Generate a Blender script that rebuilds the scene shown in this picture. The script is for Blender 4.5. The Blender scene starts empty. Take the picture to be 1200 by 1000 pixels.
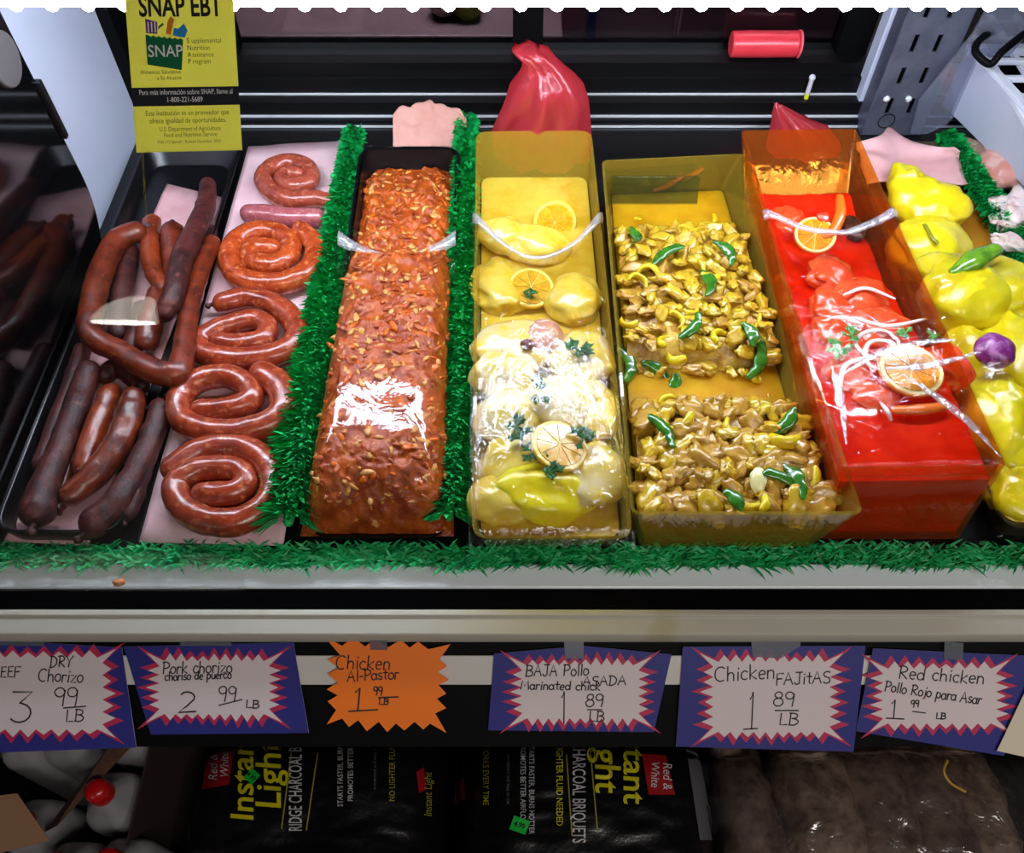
import bpy, bmesh, math, random
from math import radians, sin, cos, pi
from mathutils import Vector, Matrix, noise, Euler
random.seed(11)
SC = bpy.context.scene
COL = SC.collection

# ------------------------------------------------------------------ camera, world, light, exposure
PITCH, CZ, FOC = radians(54.46), .95, 1000.0       # deck of the case is z = 0, the shop floor z = -0.8
cam = bpy.data.objects.new('camera', bpy.data.cameras.new('camera'))
COL.objects.link(cam)
cam.location = (0, 0, CZ)
cam.rotation_euler = (pi/2 - PITCH, 0, 0)
cam.data.sensor_width = 36; cam.data.lens = 36*FOC/1200; cam.data.clip_start = .01
SC.camera = cam
SC.view_settings.view_transform = 'Standard'
SC.view_settings.look = 'None'
SC.view_settings.exposure = 0.0
SC.view_settings.gamma = 1
SC.view_settings.use_curve_mapping = False
SC.cycles.transparent_max_bounces = 32
SC.cycles.max_bounces = 10
SC.cycles.caustics_reflective = False
SC.cycles.caustics_refractive = False
W = bpy.data.worlds.new('shop_air'); SC.world = W
W.use_nodes = True
W.node_tree.nodes['Background'].inputs[0].default_value = (.85, .87, 1.0, 1)
W.node_tree.nodes['Background'].inputs[1].default_value = .14
LED_POWER = 150.0
def area(name, loc, rot, sx, sy, power, col):
    l = bpy.data.lights.new(name, 'AREA'); l.shape = 'RECTANGLE'; l.size = sx; l.size_y = sy
    l.energy = power; l.color = col
    o = bpy.data.objects.new(name, l); COL.objects.link(o); o.location = loc; o.rotation_euler = rot
    return o
area('ceiling_tube_light', (.45, -1.0, 1.9), (0, 0, 0), .9, .3, 18, (1, .93, .88))
area('ceiling_tube_light', (1.7, -.8, 1.9), (0, 0, 0), .9, .3, 16, (1, .93, .88))
bl = area('back_room_light', (.2, 1.95, 1.2), (0, 0, 0), 1.8, .3, 40, (.95, .95, 1)); bl.data.spread = radians(60)

# ------------------------------------------------------------------ seeing points of the photograph on real planes
SP, CP = sin(PITCH), cos(PITCH)
def ray(u, v):
    x, y = (u-600)/FOC, (500-v)/FOC
    return Vector((x, CP+y*SP, -SP+y*CP))
def at(u, v, z=0.0):
    d = ray(u, v); return d*((z-CZ)/d.z) + Vector((0, 0, CZ))
def aty(u, v, y):
    d = ray(u, v); return d*(y/d.y) + Vector((0, 0, CZ))
def atx(u, v, x):
    d = ray(u, v); return d*(x/d.x) + Vector((0, 0, CZ))
def onp(u, v, p, n):
    d = ray(u, v); o = Vector((0, 0, CZ)); return o + d*((p-o).dot(n)/d.dot(n))

# ------------------------------------------------------------------ objects
def tag(o, label=None, cat=None, group=None, kind=None):
    if label: o['label'] = label
    if cat: o['category'] = cat
    if group: o['group'] = group
    if kind: o['kind'] = kind
    return o
WLOC = {}
def empty(name, loc, label, cat, group=None, kind=None):
    o = bpy.data.objects.new(name, None); COL.objects.link(o); o.location = loc
    o.empty_display_size = .02
    WLOC[o.name] = Vector(loc)
    return tag(o, label, cat, group, kind)
def copy_tree(o, parent=None):
    c = o.copy(); COL.objects.link(c)
    if parent: c.parent = parent
    for ch in list(o.children): copy_tree(ch, c)
    return c

_ico = {}
def ico(n):
    if n not in _ico:
        b = bmesh.new(); bmesh.ops.create_icosphere(b, subdivisions=n, radius=1)
        _ico[n] = ([v.co.copy() for v in b.verts], [[v.index for v in f.verts] for f in b.faces]); b.free()
    return _ico[n]
def catmull(P, n):
    P = [Vector(p) for p in P]
    if len(P) == 2: return [P[0].lerp(P[1], i/(n-1)) for i in range(n)]
    Q = [2*P[0]-P[1]] + P + [2*P[-1]-P[-2]]
    out = []
    for i in range(n):
        s = i/(n-1)*(len(P)-1); k = min(int(s), len(P)-2); t = s-k
        a, b, c, d = Q[k:k+4]
        out.append(.5*((2*b)+(c-a)*t+(2*a-5*b+4*c-d)*t*t+(3*b-a-3*c+d)*t**3))
    return out
def lerpl(L, s):
    if not isinstance(L, (list, tuple)): return L
    x = s*(len(L)-1); k = min(int(x), len(L)-2); return L[k]+(L[k+1]-L[k])*(x-k)
def nz(p, f, seed=0.0):
    return noise.noise(Vector((p[0]*f+seed*7.3, p[1]*f-seed*3.1, p[2]*f+seed*1.7)))

class MB:
    def __init__(s): s.v, s.f, s.m = [], [], []
    def add(s, vs, fs, mi=0):
        o = len(s.v); s.v += [Vector(v) for v in vs]; s.f += [[i+o for i in f] for f in fs]; s.m += [mi]*len(fs)
        return s
    def grid(s, nx, ny, fn, mi=0, closed=False):
        vs = [fn(i/(nx-(0 if closed else 1)), j/(ny-1)) for j in range(ny) for i in range(nx)]
        fs = []
        for j in range(ny-1):
            for i in range(nx if closed else nx-1):
                a, b = j*nx+i, j*nx+(i+1) % nx
                fs.append([a, b, b+nx, a+nx])
        return s.add(vs, fs, mi)
    def loft(s, rings, cap0=True, cap1=True, mi=0):
        n = len(rings[0]); vs = [p for r in rings for p in r]; fs = []
        for j in range(len(rings)-1):
            for i in range(n):
                a, b = j*n+i, j*n+(i+1) % n
                fs.append([a, b, b+n, a+n])
        if cap0: fs.append(list(range(n-1, -1, -1)))
        if cap1: fs.append([(len(rings)-1)*n+i for i in range(n)])
        return s.add(vs, fs, mi)
    def box(s, x0, x1, y0, y1, z0, z1, mi=0):
        vs = [(x, y, z) for z in (z0, z1) for y in (y0, y1) for x in (x0, x1)]
        return s.add(vs, [[0, 2, 3, 1], [4, 5, 7, 6], [0, 1, 5, 4], [2, 6, 7, 3], [0, 4, 6, 2], [1, 3, 7, 5]], mi)
    def hexa(s, q0, q1, mi=0):
        return s.loft([list(q0), list(q1)], True, True, mi)
    def prism(s, yz, x0, x1, mi=0):
        return s.loft([[(x0, y, z) for y, z in yz], [(x1, y, z) for y, z in yz]], True, True, mi)
    def tube(s, P, R, seg=12, n=None, rnd=True, bump=0, bf=30, seed=0, flat=1.0, mi=0):
        n = n or max(6, len(P)*5)
        C = catmull(P, n)
        T = [((C[min(i+1, n-1)]-C[max(i-1, 0)]) or Vector((0, 0, 1))).normalized() for i in range(n)]
        up = Vector((0, 0, 1)) if abs(T[0].z) < .9 else Vector((1, 0, 0))
        N = [(up-T[0]*up.dot(T[0])).normalized()]
        for i in range(1, n):
            q = N[-1]-T[i]*N[-1].dot(T[i]); N.append(q.normalized())
        st = []
        ra, rb = lerpl(R, 0), lerpl(R, 1)
        if rnd:
            for a in (88, 66, 44, 22): st.append((C[0]-T[0]*ra*sin(radians(a)), T[0], N[0], ra*cos(radians(a))))
        for i in range(n): st.append((C[i], T[i], N[i], lerpl(R, i/(n-1))))
        if rnd:
            for a in (22, 44, 66, 88): st.append((C[-1]+T[-1]*rb*sin(radians(a)), T[-1], N[-1], rb*cos(radians(a))))
        rings = []
        for c, t, nn, r in st:
            b = t.cross(nn); ring = []
            for k in range(seg):
                a = 2*pi*k/seg; d = nn*cos(a)*flat+b*sin(a); p = c+d*r
                if bump: p = p+d*bump*(nz(p, bf, seed)+.5*nz(p, bf*2.3, seed+1))
                ring.append(p)
            rings.append(ring)
        return s.loft(rings, True, True, mi)
    def blob(s, c, sc, rot=(0, 0, 0), amp=.15, fr=1.6, seed=0, sub=3, mi=0, flatz=None, sharp=False):
        V, F = ico(sub); M = Euler(rot).to_matrix(); out = []
        for v in V:
            k = nz(v, fr, seed)+.5*nz(v, fr*2.1, seed+3)
            if sharp: k = -abs(k)*1.4+.25
            p = v*(1+amp*k)
            if flatz is not None: p.z = max(p.z, flatz)
            out.append(Vector(c)+M @ Vector((p.x*sc[0], p.y*sc[1], p.z*sc[2])))
        return s.add(out, F, mi)
    def build(s, name, mats, parent=None, smooth=True, ang=40, bevel=0, solid=0, sub=0, origin=None):
        if not isinstance(mats, (list, tuple)): mats = [mats]
        lo = Vector((min(v[i] for v in s.v) for i in range(3))); hi = Vector((max(v[i] for v in s.v) for i in range(3)))
        o0 = Vector(((lo.x+hi.x)/2, (lo.y+hi.y)/2, lo.z)) if origin is None else Vector(origin)
        me = bpy.data.meshes.new(name)
        me.from_pydata([v-o0 for v in s.v], [], s.f)
        for m in mats: me.materials.append(m)
        me.polygons.foreach_set('material_index', s.m)
        if smooth:
            me.polygons.foreach_set('use_smooth', [True]*len(s.f))
            me.update()
            if ang: me.set_sharp_from_angle(angle=radians(ang))
        me.update()
        o = bpy.data.objects.new(name, me); COL.objects.link(o)
        if parent is not None:
            o.parent = parent; o.location = o0-WLOC[parent.name]
        else: o.location = o0
        WLOC[o.name] = o0
        if bevel:
            m = o.modifiers.new('edge', 'BEVEL'); m.width = bevel; m.segments = 2; m.limit_method = 'ANGLE'; m.angle_limit = radians(40)
        if solid:
            m = o.modifiers.new('thick', 'SOLIDIFY'); m.thickness = solid; m.offset = 0
        if sub:
            m = o.modifiers.new('sub', 'SUBSURF'); m.levels = m.render_levels = sub
        return o

def rring(C, r, n=5):
    """a rounded four-cornered ring through the corners C"""
    out = []
    for i in range(4):
        p, a, b = Vector(C[i]), Vector(C[i-1]), Vector(C[(i+1) % 4])
        s = p+(a-p).normalized()*r; e = p+(b-p).normalized()*r
        for k in range(n+1):
            t = k/n; out.append(s*(1-t)**2+p*2*t*(1-t)+e*t*t)
    return out
def inset(C, d):
    out = []
    for i in range(4):
        p, a, b = Vector(C[i]), Vector(C[i-1]), Vector(C[(i+1) % 4])
        out.append(p+(a-p).normalized()*d+(b-p).normalized()*d)
    return out
def zset(C, z): return [Vector((p[0], p[1], z)) for p in C]
def mix4(B, T, k): return [Vector(b).lerp(Vector(t), k) for b, t in zip(B, T)]

# ------------------------------------------------------------------ materials
def lin(c):
    c = [x/255 for x in c]; return tuple(x/12.92 if x <= .04045 else ((x+.055)/1.055)**2.4 for x in c)+(1,)
def nodes(name):
    m = bpy.data.materials.new(name); m.use_nodes = True; return m, m.node_tree.nodes, m.node_tree.links
def noise_node(N, L, scale, detail=4, rough=.6, coord='Object', dist=0):
    tc = N.new('ShaderNodeTexCoord'); t = N.new('ShaderNodeTexNoise')
    t.inputs['Scale'].default_value = scale; t.inputs['Detail'].default_value = detail
    t.inputs['Roughness'].default_value = rough; t.inputs['Distortion'].default_value = dist
    L.new(tc.outputs[coord], t.inputs['Vector']); return t
def pbr(name, c, rough=.5, metal=0, spec=.5, c2=None, ns=40, lo=.42, hi=.6, c3=None, ns3=120, lo3=.6, hi3=.68, bump=0, bs=60, bdet=5, coat=0, cr=.1, sss=0, sssr=(.01, .004, .002), sheen=0, trans=0, emit=None, es=0):
    m, N, L = nodes(name); b = N['Principled BSDF']
    b.inputs['Base Color'].default_value = lin(c); b.inputs['Roughness'].default_value = rough
    b.inputs['Metallic'].default_value = metal; b.inputs['Specular IOR Level'].default_value = spec
    b.inputs['Coat Weight'].default_value = coat; b.inputs['Coat Roughness'].default_value = cr
    if sss:
        b.inputs['Subsurface Weight'].default_value = sss; b.inputs['Subsurface Radius'].default_value = sssr; b.inputs['Subsurface Scale'].default_value = 1
    if trans: b.inputs['Transmission Weight'].default_value = trans
    src = None
    def layer(src, base, col, scale, lo, hi):
        t = noise_node(N, L, scale); r = N.new('ShaderNodeMapRange')
        r.inputs['From Min'].default_value = lo; r.inputs['From Max'].default_value = hi
        L.new(t.outputs['Fac'], r.inputs['Value'])
        x = N.new('ShaderNodeMix'); x.data_type = 'RGBA'
        L.new(r.outputs['Result'], x.inputs[0])
        if src is None: x.inputs[6].default_value = lin(base)
        else: L.new(src, x.inputs[6])
        x.inputs[7].default_value = lin(col)
        return x.outputs[2]
    if c2: src = layer(src, c, c2, ns, lo, hi)
    if c3: src = layer(src, c, c3, ns3, lo3, hi3)
    if src is not None: L.new(src, b.inputs['Base Color'])
    if bump:
        t = noise_node(N, L, bs, bdet); bn = N.new('ShaderNodeBump'); bn.inputs['Strength'].default_value = bump
        bn.inputs['Distance'].default_value = .004
        L.new(t.outputs['Fac'], bn.inputs['Height']); L.new(bn.outputs['Normal'], b.inputs['Normal'])
        if coat: L.new(bn.outputs['Normal'], b.inputs['Coat Normal'])
    if emit: b.inputs['Emission Color'].default_value = lin(emit); b.inputs['Emission Strength'].default_value = es
    return m
def clear(name, tint=(255, 255, 255), rough=.05, f0=.04, f1=.5, bump=0, bs=40, dist=0, body=0, bc=(200, 200, 200), blend=.3, stretch=None):
    """clear sheet: transparent with a mirror coat that grows towards grazing, and an optional milky body"""
    m, N, L = nodes(name); N.remove(N['Principled BSDF']); out = N['Material Output']
    t = N.new('ShaderNodeBsdfTransparent'); t.inputs['Color'].default_value = lin(tint)
    g = N.new('ShaderNodeBsdfGlossy'); g.inputs['Roughness'].default_value = rough
    lw = N.new('ShaderNodeLayerWeight'); lw.inputs['Blend'].default_value = .5
    mr = N.new('ShaderNodeMapRange'); mr.inputs['To Min'].default_value = f0; mr.inputs['To Max'].default_value = f1
    pw = N.new('ShaderNodeMath'); pw.operation = 'POWER'; pw.inputs[1].default_value = 4
    L.new(lw.outputs['Facing'], pw.inputs[0]); L.new(pw.outputs[0], mr.inputs['Value'])
    if bump:
        x = noise_node(N, L, bs, 3, .55, dist=dist)
        if stretch:
            mp = N.new('ShaderNodeMapping'); mp.inputs['Scale'].default_value = stretch[:3]; mp.inputs['Rotation'].default_value = (0, 0, stretch[3])
            tc = N.new('ShaderNodeTexCoord'); L.new(tc.outputs['Object'], mp.inputs['Vector']); L.new(mp.outputs['Vector'], x.inputs['Vector'])
        bn = N.new('ShaderNodeBump'); bn.inputs['Strength'].default_value = bump; bn.inputs['Distance'].default_value = .004
        L.new(x.outputs['Fac'], bn.inputs['Height']); L.new(bn.outputs['Normal'], g.inputs['Normal'])
    src = t.outputs[0]
    if body:
        d = N.new('ShaderNodeBsdfDiffuse'); d.inputs['Color'].default_value = lin(bc)
        k = N.new('ShaderNodeMixShader'); k.inputs[0].default_value = body
        L.new(t.outputs[0], k.inputs[1]); L.new(d.outputs[0], k.inputs[2]); src = k.outputs[0]
    k = N.new('ShaderNodeMixShader'); L.new(mr.outputs['Result'], k.inputs[0]); L.new(src, k.inputs[1]); L.new(g.outputs[0], k.inputs[2])
    L.new(k.outputs[0], out.inputs['Surface']); return m
def glow(name, c, s):
    m, N, L = nodes(name); N.remove(N['Principled BSDF']); e = N.new('ShaderNodeEmission')
    e.inputs[0].default_value = lin(c); e.inputs[1].default_value = s; L.new(e.outputs[0], N['Material Output'].inputs['Surface']); return m
def plain_clear(name):
    m, N, L = nodes(name); N.remove(N['Principled BSDF']); t = N.new('ShaderNodeBsdfTransparent')
    t.inputs[0].default_value = (.985, .99, .99, 1); L.new(t.outputs[0], N['Material Output'].inputs['Surface']); return m

# ------------------------------------------------------------------ lettering
def font_geo(s, size=1.0, sx=1.0, shear=0, align='CENTER', bold=0, spacing=1.0):
    cu = bpy.data.curves.new('lettering', 'FONT'); cu.body = s; cu.size = size; cu.shear = shear
    cu.align_x = align; cu.offset = bold*size; cu.resolution_u = 3; cu.space_character = spacing
    o = bpy.data.objects.new('lettering', cu); COL.objects.link(o)
    dg = bpy.context.evaluated_depsgraph_get(); ev = o.evaluated_get(dg); me = ev.to_mesh()
    vs = [Vector((v.co.x*sx, v.co.y, 0)) for v in me.vertices]; fs = [list(p.vertices) for p in me.polygons]
    ev.to_mesh_clear(); bpy.data.objects.remove(o); bpy.data.curves.remove(cu)
    return vs, fs
def arc(cx, cy, rx, ry, a0, a1, n=9):
    return [(cx+rx*cos(radians(a0+(a1-a0)*i/(n-1))), cy+ry*sin(radians(a0+(a1-a0)*i/(n-1)))) for i in range(n)]
HW = {  # marker handwriting: (advance, strokes); cap height 1, x-height .6
 'A': (.75, [[(0, 0), (.3, 1), (.62, 0)], [(.12, .38), (.52, .4)]]),
 'B': (.7, [[(.05, 0), (.08, 1)], [(0, 1)]+arc(.25, .77, .28, .22, 90, -90)+[(.1, .54)]+arc(.25, .27, .34, .27, 90, -90)+[(0, .02)]]),
 'C': (.75, [arc(.38, .48, .36, .5, 50, 300)]),
 'D': (.75, [[(.1, 0), (.12, 1)], [(0, 1)]+arc(.2, .5, .42, .5, 85, -90)+[(.02, 0)]]),
 'E': (.62, [[(.5, .95), (.1, .93), (.08, .03), (.5, .02)], [(.08, .5), (.42, .52)]]),
 'F': (.6, [[(.55, .97), (.08, .95), (.06, 0)], [(.08, .5), (.45, .53)]]),
 'J': (.6, [[(.1, 1), (.55, 1)], [(.38, 1), (.38, .2)]+arc(.2, .2, .18, .2, 0, -170)]),
 'L': (.62, [[(.08, 1), (.06, .03), (.5, .05)]]),
 'M': (.85, [[(0, 0), (.1, 1), (.36, .35), (.64, 1), (.74, 0)]]),
 'P': (.66, [[(.1, 0), (.12, 1)], [(0, .95)]+arc(.22, .72, .36, .27, 95, -90)+[(.12, .45)]]),
 'R': (.72, [[(.1, 0), (.12, 1)], [(0, .95)]+arc(.22, .74, .34, .25, 95, -90)+[(.14, .48), (.6, 0)]]),
 'S': (.62, [arc(.3, .74, .25, .24, 40, 230)+arc(.27, .25, .26, .26, 80, -150)]),
 'Y': (.7, [[(0, 1), (.28, .5), (.6, 1)], [(.28, .5), (.24, 0)]]),
 'a': (.55, [arc(.22, .28, .21, .29, 20, 340, 10), [(.43, .56), (.43, .1), (.5, .02)]]),
 'c': (.5, [arc(.24, .3, .22, .3, 45, 310)]),
 'd': (.58, [arc(.22, .28, .21, .28, 20, 340, 10), [(.44, 1), (.44, .02)]]),
 'e': (.52, [[(.04, .3), (.42, .34)]+arc(.23, .3, .2, .3, 15, 310)]),
 'h': (.56, [[(.05, 1), (.05, 0)], [(.05, .3)]+arc(.24, .34, .18, .22, 150, 0)+[(.43, 0)]]),
 'i': (.28, [[(.12, .58), (.12, 0)], [(.12, .8), (.15, .86)]]),
 'j': (.3, [[(.2, .58), (.2, -.15), (.05, -.25)], [(.2, .8), (.23, .86)]]),
 'k': (.55, [[(.06, 1), (.05, 0)], [(.42, .6), (.08, .28), (.45, 0)]]),
 'l': (.26, [[(.12, 1), (.12, 0)]]),
 'n': (.55, [[(.05, .58), (.05, 0)], [(.05, .3)]+arc(.23, .36, .18, .22, 150, 0)+[(.42, 0)]]),
 'o': (.54, [arc(.24, .29, .22, .29, 90, 450, 13)]),
 'p': (.56, [[(.06, .58), (.05, -.38)], arc(.25, .29, .2, .28, 160, -160, 10)]),
 'r': (.42, [[(.06, .58), (.06, 0)], [(.06, .3)]+arc(.22, .38, .16, .2, 150, 40, 5)]),
 's': (.44, [arc(.22, .44, .15, .15, 50, 230, 6)+arc(.2, .15, .17, .15, 80, -150, 6)]),
 't': (.45, [[(.2, .95), (.2, .1), (.32, .02)], [(.02, .62), (.4, .62)]]),
 'u': (.56, [[(.05, .58), (.06, .2)]+arc(.23, .2, .18, .2, 200, 350, 6)+[(.43, .58), (.44, 0)]]),
 'z': (.5, [[(.04, .56), (.42, .57), (.04, .02), (.45, .04)]]),
 '1': (.4, [[(.06, .8), (.22, 1), (.2, 0)]]),
 '!': (.5, [[(.1, .85), (.25, 1), (.23, 0)], [(-.05, 0), (.5, 0)]]),
 '2': (.7, [arc(.3, .72, .26, .26, 150, -20, 7)+[(.3, .3), (.02, .02), (.66, .06)]]),
 '3': (.7, [[(.02, .98), (.58, .98), (.24, .6)]+arc(.26, .3, .34, .31, 80, -140, 9)]),
 '8': (.58, [arc(.26, .77, .2, .22, -80, 260, 11), arc(.26, .28, .25, .28, 100, 440, 12)]),
 '9': (.56, [arc(.26, .74, .22, .25, 10, 350, 11), [(.48, .85), (.46, .4), (.42, 0)]]),
 '-': (.4, [[(.05, .4), (.32, .42)]]),
 ' ': (.4, []),
}
def write(mb, s, u, v, h, P, off, mi, sx=1.0, rot=0.0, thick=1.6, slant=.08, adv=1.0, jit=.03):
    """marker strokes: baseline starts at the spot seen at (u, v) on the card plane P; h is the cap height"""
    x = 0; rnd = random.Random(s+str(u))
    cr, sr = cos(radians(rot)), sin(radians(rot))
    def put(px, py): 
        q = px+slant*py; X, Y = q*cr+py*sr, q*sr-py*cr
        return onp(u+X, v+Y, P[0]+P[1]*off, P[1])
    for ch in s:
        a, st = HW[ch]; dy = rnd.uniform(-1, 1)*jit*h
        for pl in st:
            q = [(x+(p[0]+rnd.uniform(-.5, .5)*jit)*h*sx, p[1]*h+dy) for p in pl]
            for i in range(len(q)):
                a_, b_ = Vector(q[max(i-1, 0)]), Vector(q[min(i+1, len(q)-1)])
            L, R = [], []
            for i in range(len(q)):
                a_, b_ = Vector(q[max(i-1, 0)]), Vector(q[min(i+1, len(q)-1)])
                t = (b_-a_); t = t.normalized() if t.length > 1e-6 else Vector((1, 0))
                n = Vector((-t.y, t.x))*thick*.5; c = Vector(q[i])
                if i == 0: c = c-t*thick*.3
                if i == len(q)-1: c = c+t*thick*.3
                L.append(put(*(c+n))); R.append(put(*(c-n)))
            k = len(q)
            mb.add(L+R, [[i, i+k, i+k+1, i+1] for i in range(k-1)], mi)
        x += a*h*sx*adv
# ------------------------------------------------------------------ the shop
K = dict(
 black=pbr('black_plastic', (14, 14, 16), .28, bump=.05, bs=200),
 blackmat=pbr('black_paint', (6, 6, 7), .6, spec=.1),
 gloss=pbr('black_glass', (6, 6, 8), .07, spec=1.0),
 steel=pbr('brushed_steel', (240, 246, 250), .3, metal=.1, bump=.03, bs=400),
 steelbright=pbr('bright_strip', (232, 236, 240), .3, metal=.2),
 cream=pbr('cream_bumper', (186, 182, 168), .55, c2=(176, 168, 140), ns=9, lo=.62, hi=.74),
 rail=pbr('white_rail', (214, 210, 203), .5),
 white=pbr('white_enamel', (205, 212, 232), .35),
 whitewire=pbr('white_coated_wire', (222, 226, 238), .4),
 dark=pbr('dark_wall', (52, 46, 48), .7),
 tile=pbr('grey_floor', (120, 116, 110), .5, c2=(100, 96, 92), ns=6),
 ceil=pbr('ceiling_board', (120, 118, 115), .9),
 led=glow('led_white', (226, 236, 255), 58),
 diode=glow('led_point', (235, 242, 255), LED_POWER),
 pink=pbr('pink_butcher_paper', (226, 176, 178), .6, c2=(214, 160, 160), ns=14, sss=0, bump=.08, bs=50),
 pinkdark=pbr('peach_butcher_paper', (204, 150, 136), .6, c2=(190, 130, 112), ns=20, lo=.45, hi=.7),
)
def struct(mb, name, mat, **k): return tag(mb.build(name, mat, **k), kind='structure')
m = MB(); m.box(-2.6, 2.6, -4.2, 2.6, -.86, -.8); struct(m, 'floor', K['tile'])
m = MB(); m.box(-2.6, 2.6, -4.2, 2.6, 2.0, 2.06); struct(m, 'ceiling', K['ceil'])
m = MB(); m.box(-2.66, 2.66, 2.6, 2.66, -.86, 2.06); struct(m, 'wall_back', K['dark'])
m = MB(); m.box(-2.66, -2.6, -4.2, 2.6, -.86, 2.06); struct(m, 'wall_left', K['dark'])
m = MB(); m.box(2.6, 2.66, -4.2, 2.6, -.86, 2.06); struct(m, 'wall_right', K['dark'])
m = MB(); m.box(-2.66, 2.66, -4.26, -4.2, -.86, 2.06); struct(m, 'wall_front', K['dark'])

# ------------------------------------------------------------------ the refrigerated display case
case = empty('display_case', (0, .9, -.8), 'long black and steel refrigerated meat case with curved glass front and light strip', 'display case')
X0, X1 = -1.5, 1.5
def part(mb, name, mat, **k): return mb.build(name, mat, parent=case, **k)
m = MB(); m.box(X0, X1, .472, 1.352, -.03, -.001); part(m, 'deck', K['black'])
m = MB(); m.prism([(.442, -.006), (.4725, -.001), (.4725, -.02), (.442, -.02)], X0, X1); part(m, 'front_ledge', K['steel'], bevel=.002)
m = MB(); m.prism([(.418, -.012), (.442, -.008), (.442, -.05), (.418, -.05)], X0, X1); part(m, 'glass_channel', K['gloss'])
m = MB(); m.prism([(.4165, -.010), (.418, -.05), (.39, -.05), (.384, -.030), (.388, -.018), (.408, -.013), (.4085, -.010)], X0, X1); part(m, 'bumper_rail', K['cream'], bevel=.0015)
PA, PN = Vector((0, .388, -.036)), Vector((0, -.573, .819)).normalized()     # the sloping front panel that the price cards hang on
PD = Vector((0, -.819, -.573)).normalized()
q = [PA, PA+PD*.128, PA+PD*.128-PN*.012, PA-PN*.012]
m = MB(); m.prism([(p.y, p.z) for p in q], X0, X1); part(m, 'front_panel', K['blackmat'])
q = [PA+PD*.018+PN*.003, PA+PD*.053+PN*.003, PA+PD*.053, PA+PD*.018]
m = MB(); m.prism([(p.y, p.z) for p in q], X0, X1); part(m, 'price_rail', K['rail'], bevel=.001)
m = MB(); m.box(X0, X1, .42, .45, -.62, -.05); part(m, 'base_front', K['blackmat'])
m = MB(); m.box(X0, X1, .45, 1.42, -.62, -.03); part(m, 'body', K['blackmat'])
m = MB(); m.box(X0, X1, -.16, 1.42, -.8, -.62); part(m, 'bottom_shelf', K['blackmat'])
# back of the case: stepped black sill with steel strips, then the sliding glass doors
m = MB(); m.box(X0, X1, 1.352, 1.42, -.03, .012); m.box(X0, X1, 1.366, 1.42, .012, .04); m.box(X0, X1, 1.392, 1.46, .04, .072); m.box(X0, X1, 1.404, 1.47, .072, .094); part(m, 'back_sill', pbr('black_sill', (10, 10, 12), .42, spec=.3))
m = MB(); m.box(X0, X1, 1.349, 1.352, .000, .003); part(m, 'steel_strip', K['steelbright'])
m = MB(); m.box(X0, X1, 1.3625, 1.366, .012, .0150); part(m, 'steel_strip', K['steelbright'])
m = MB(); m.box(X0, X1, 1.389, 1.392, .04, .0425); part(m, 'steel_strip', K['steelbright'])
def vx(u, v, y): return aty(u, v, y).x
m = MB(); m.box(vx(601, 40, 1.45), vx(636, 40, 1.45), 1.44, 1.47, .094, .47); part(m, 'door_post', K['blackmat'])
m = MB(); m.box(vx(975, 60, 1.45), vx(1010, 60, 1.45), 1.43, 1.47, .094, .47); part(m, 'door_post', K['blackmat'])
m = MB(); m.box(-.70, vx(283, 60, 1.45), 1.43, 1.47, .094, .47); part(m, 'door_post', K['blackmat'])
rg = clear('rear_door_glass', (190, 180, 186), .04, .03, .4)
for xa, xb in ((vx(283, 60, 1.45), vx(601, 40, 1.45)), (vx(636, 40, 1.45), vx(975, 60, 1.45))):
    m = MB(); m.box(xa, xb, 1.455, 1.459, .094, .47); part(m, 'rear_door_pane', rg)
    m = MB(); m.box(xa, xb, 1.448, 1.466, .094, .106); part(m, 'rear_door_rail', K['gloss'])
m = MB(); m.box(X0, X1, .915, 1.5, .476, .66); part(m, 'canopy', K['blackmat'])
m = MB(); m.box(-.66, .72, .925, .95, .453, .476); strip = part(m, 'light_strip', K['led'])
for i in range(34):
    m = MB(); m.blob((-.63+i*.04, .930, .452), (.008, .006, .006), sub=2); m.build('light_diode', K['diode'], parent=case)
# left end of the bay
m = MB(); m.box(-.676, -.655, 1.3522, 1.43, -.001, .475); part(m, 'corner_post', K['blackmat'])
m = MB(); m.box(-.684, -.676, 1.06, 1.44, -.001, .475); part(m, 'white_end_panel', K['white'])
yz = [(.472, 0), (.94, 0)]+[(.94+.106*sin(radians(a)), .13-.13*cos(radians(a))) for a in range(0, 91, 9)]+[(1.046, .47), (.9, .47), (.70, .545), (.60, .47), (.52, .37), (.46, .24), (.44, .1)]
m = MB(); m.prism(yz, -.648, -.642); part(m, 'black_end_panel', K['gloss'])
m = MB(); m.box(-.652, -.636, 1.044, 1.054, .195, .285); part(m, 'edge_trim', K['black'], bevel=.002)
m = MB(); m.tube([(-.653, 1.0, .345), (-.635, 1.0, .345)], .034, 28, rnd=False); part(m, 'round_cover', pbr('grey_plastic', (84, 80, 80), .5), bevel=.003)
# curved front glass: two panes, the left one catches the lamp
GP = catmull([(0, .429, -.01), (0, .431, .12), (0, .458, .26), (0, .518, .39), (0, .606, .490), (0, .711, .566), (0, .925, .655)], 49)
def pane(x0, x1, mat):
    g = MB(); g.loft([[(x, p.y, p.z) for p in GP]+[(x, p.y+(.004 if i < 24 else .002), p.z-(.0005 if i < 24 else .004)) for i, p in reversed(list(enumerate(GP)))] for x in (x0, x1)])
    return part(g, 'front_glass', mat, ang=60)
pane(-1.5, -.315, clear('front_glass', (252, 253, 253), .0, .035, .5, blend=.35))
pane(-.314, 1.5, plain_clear('clear_front_glass'))

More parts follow.
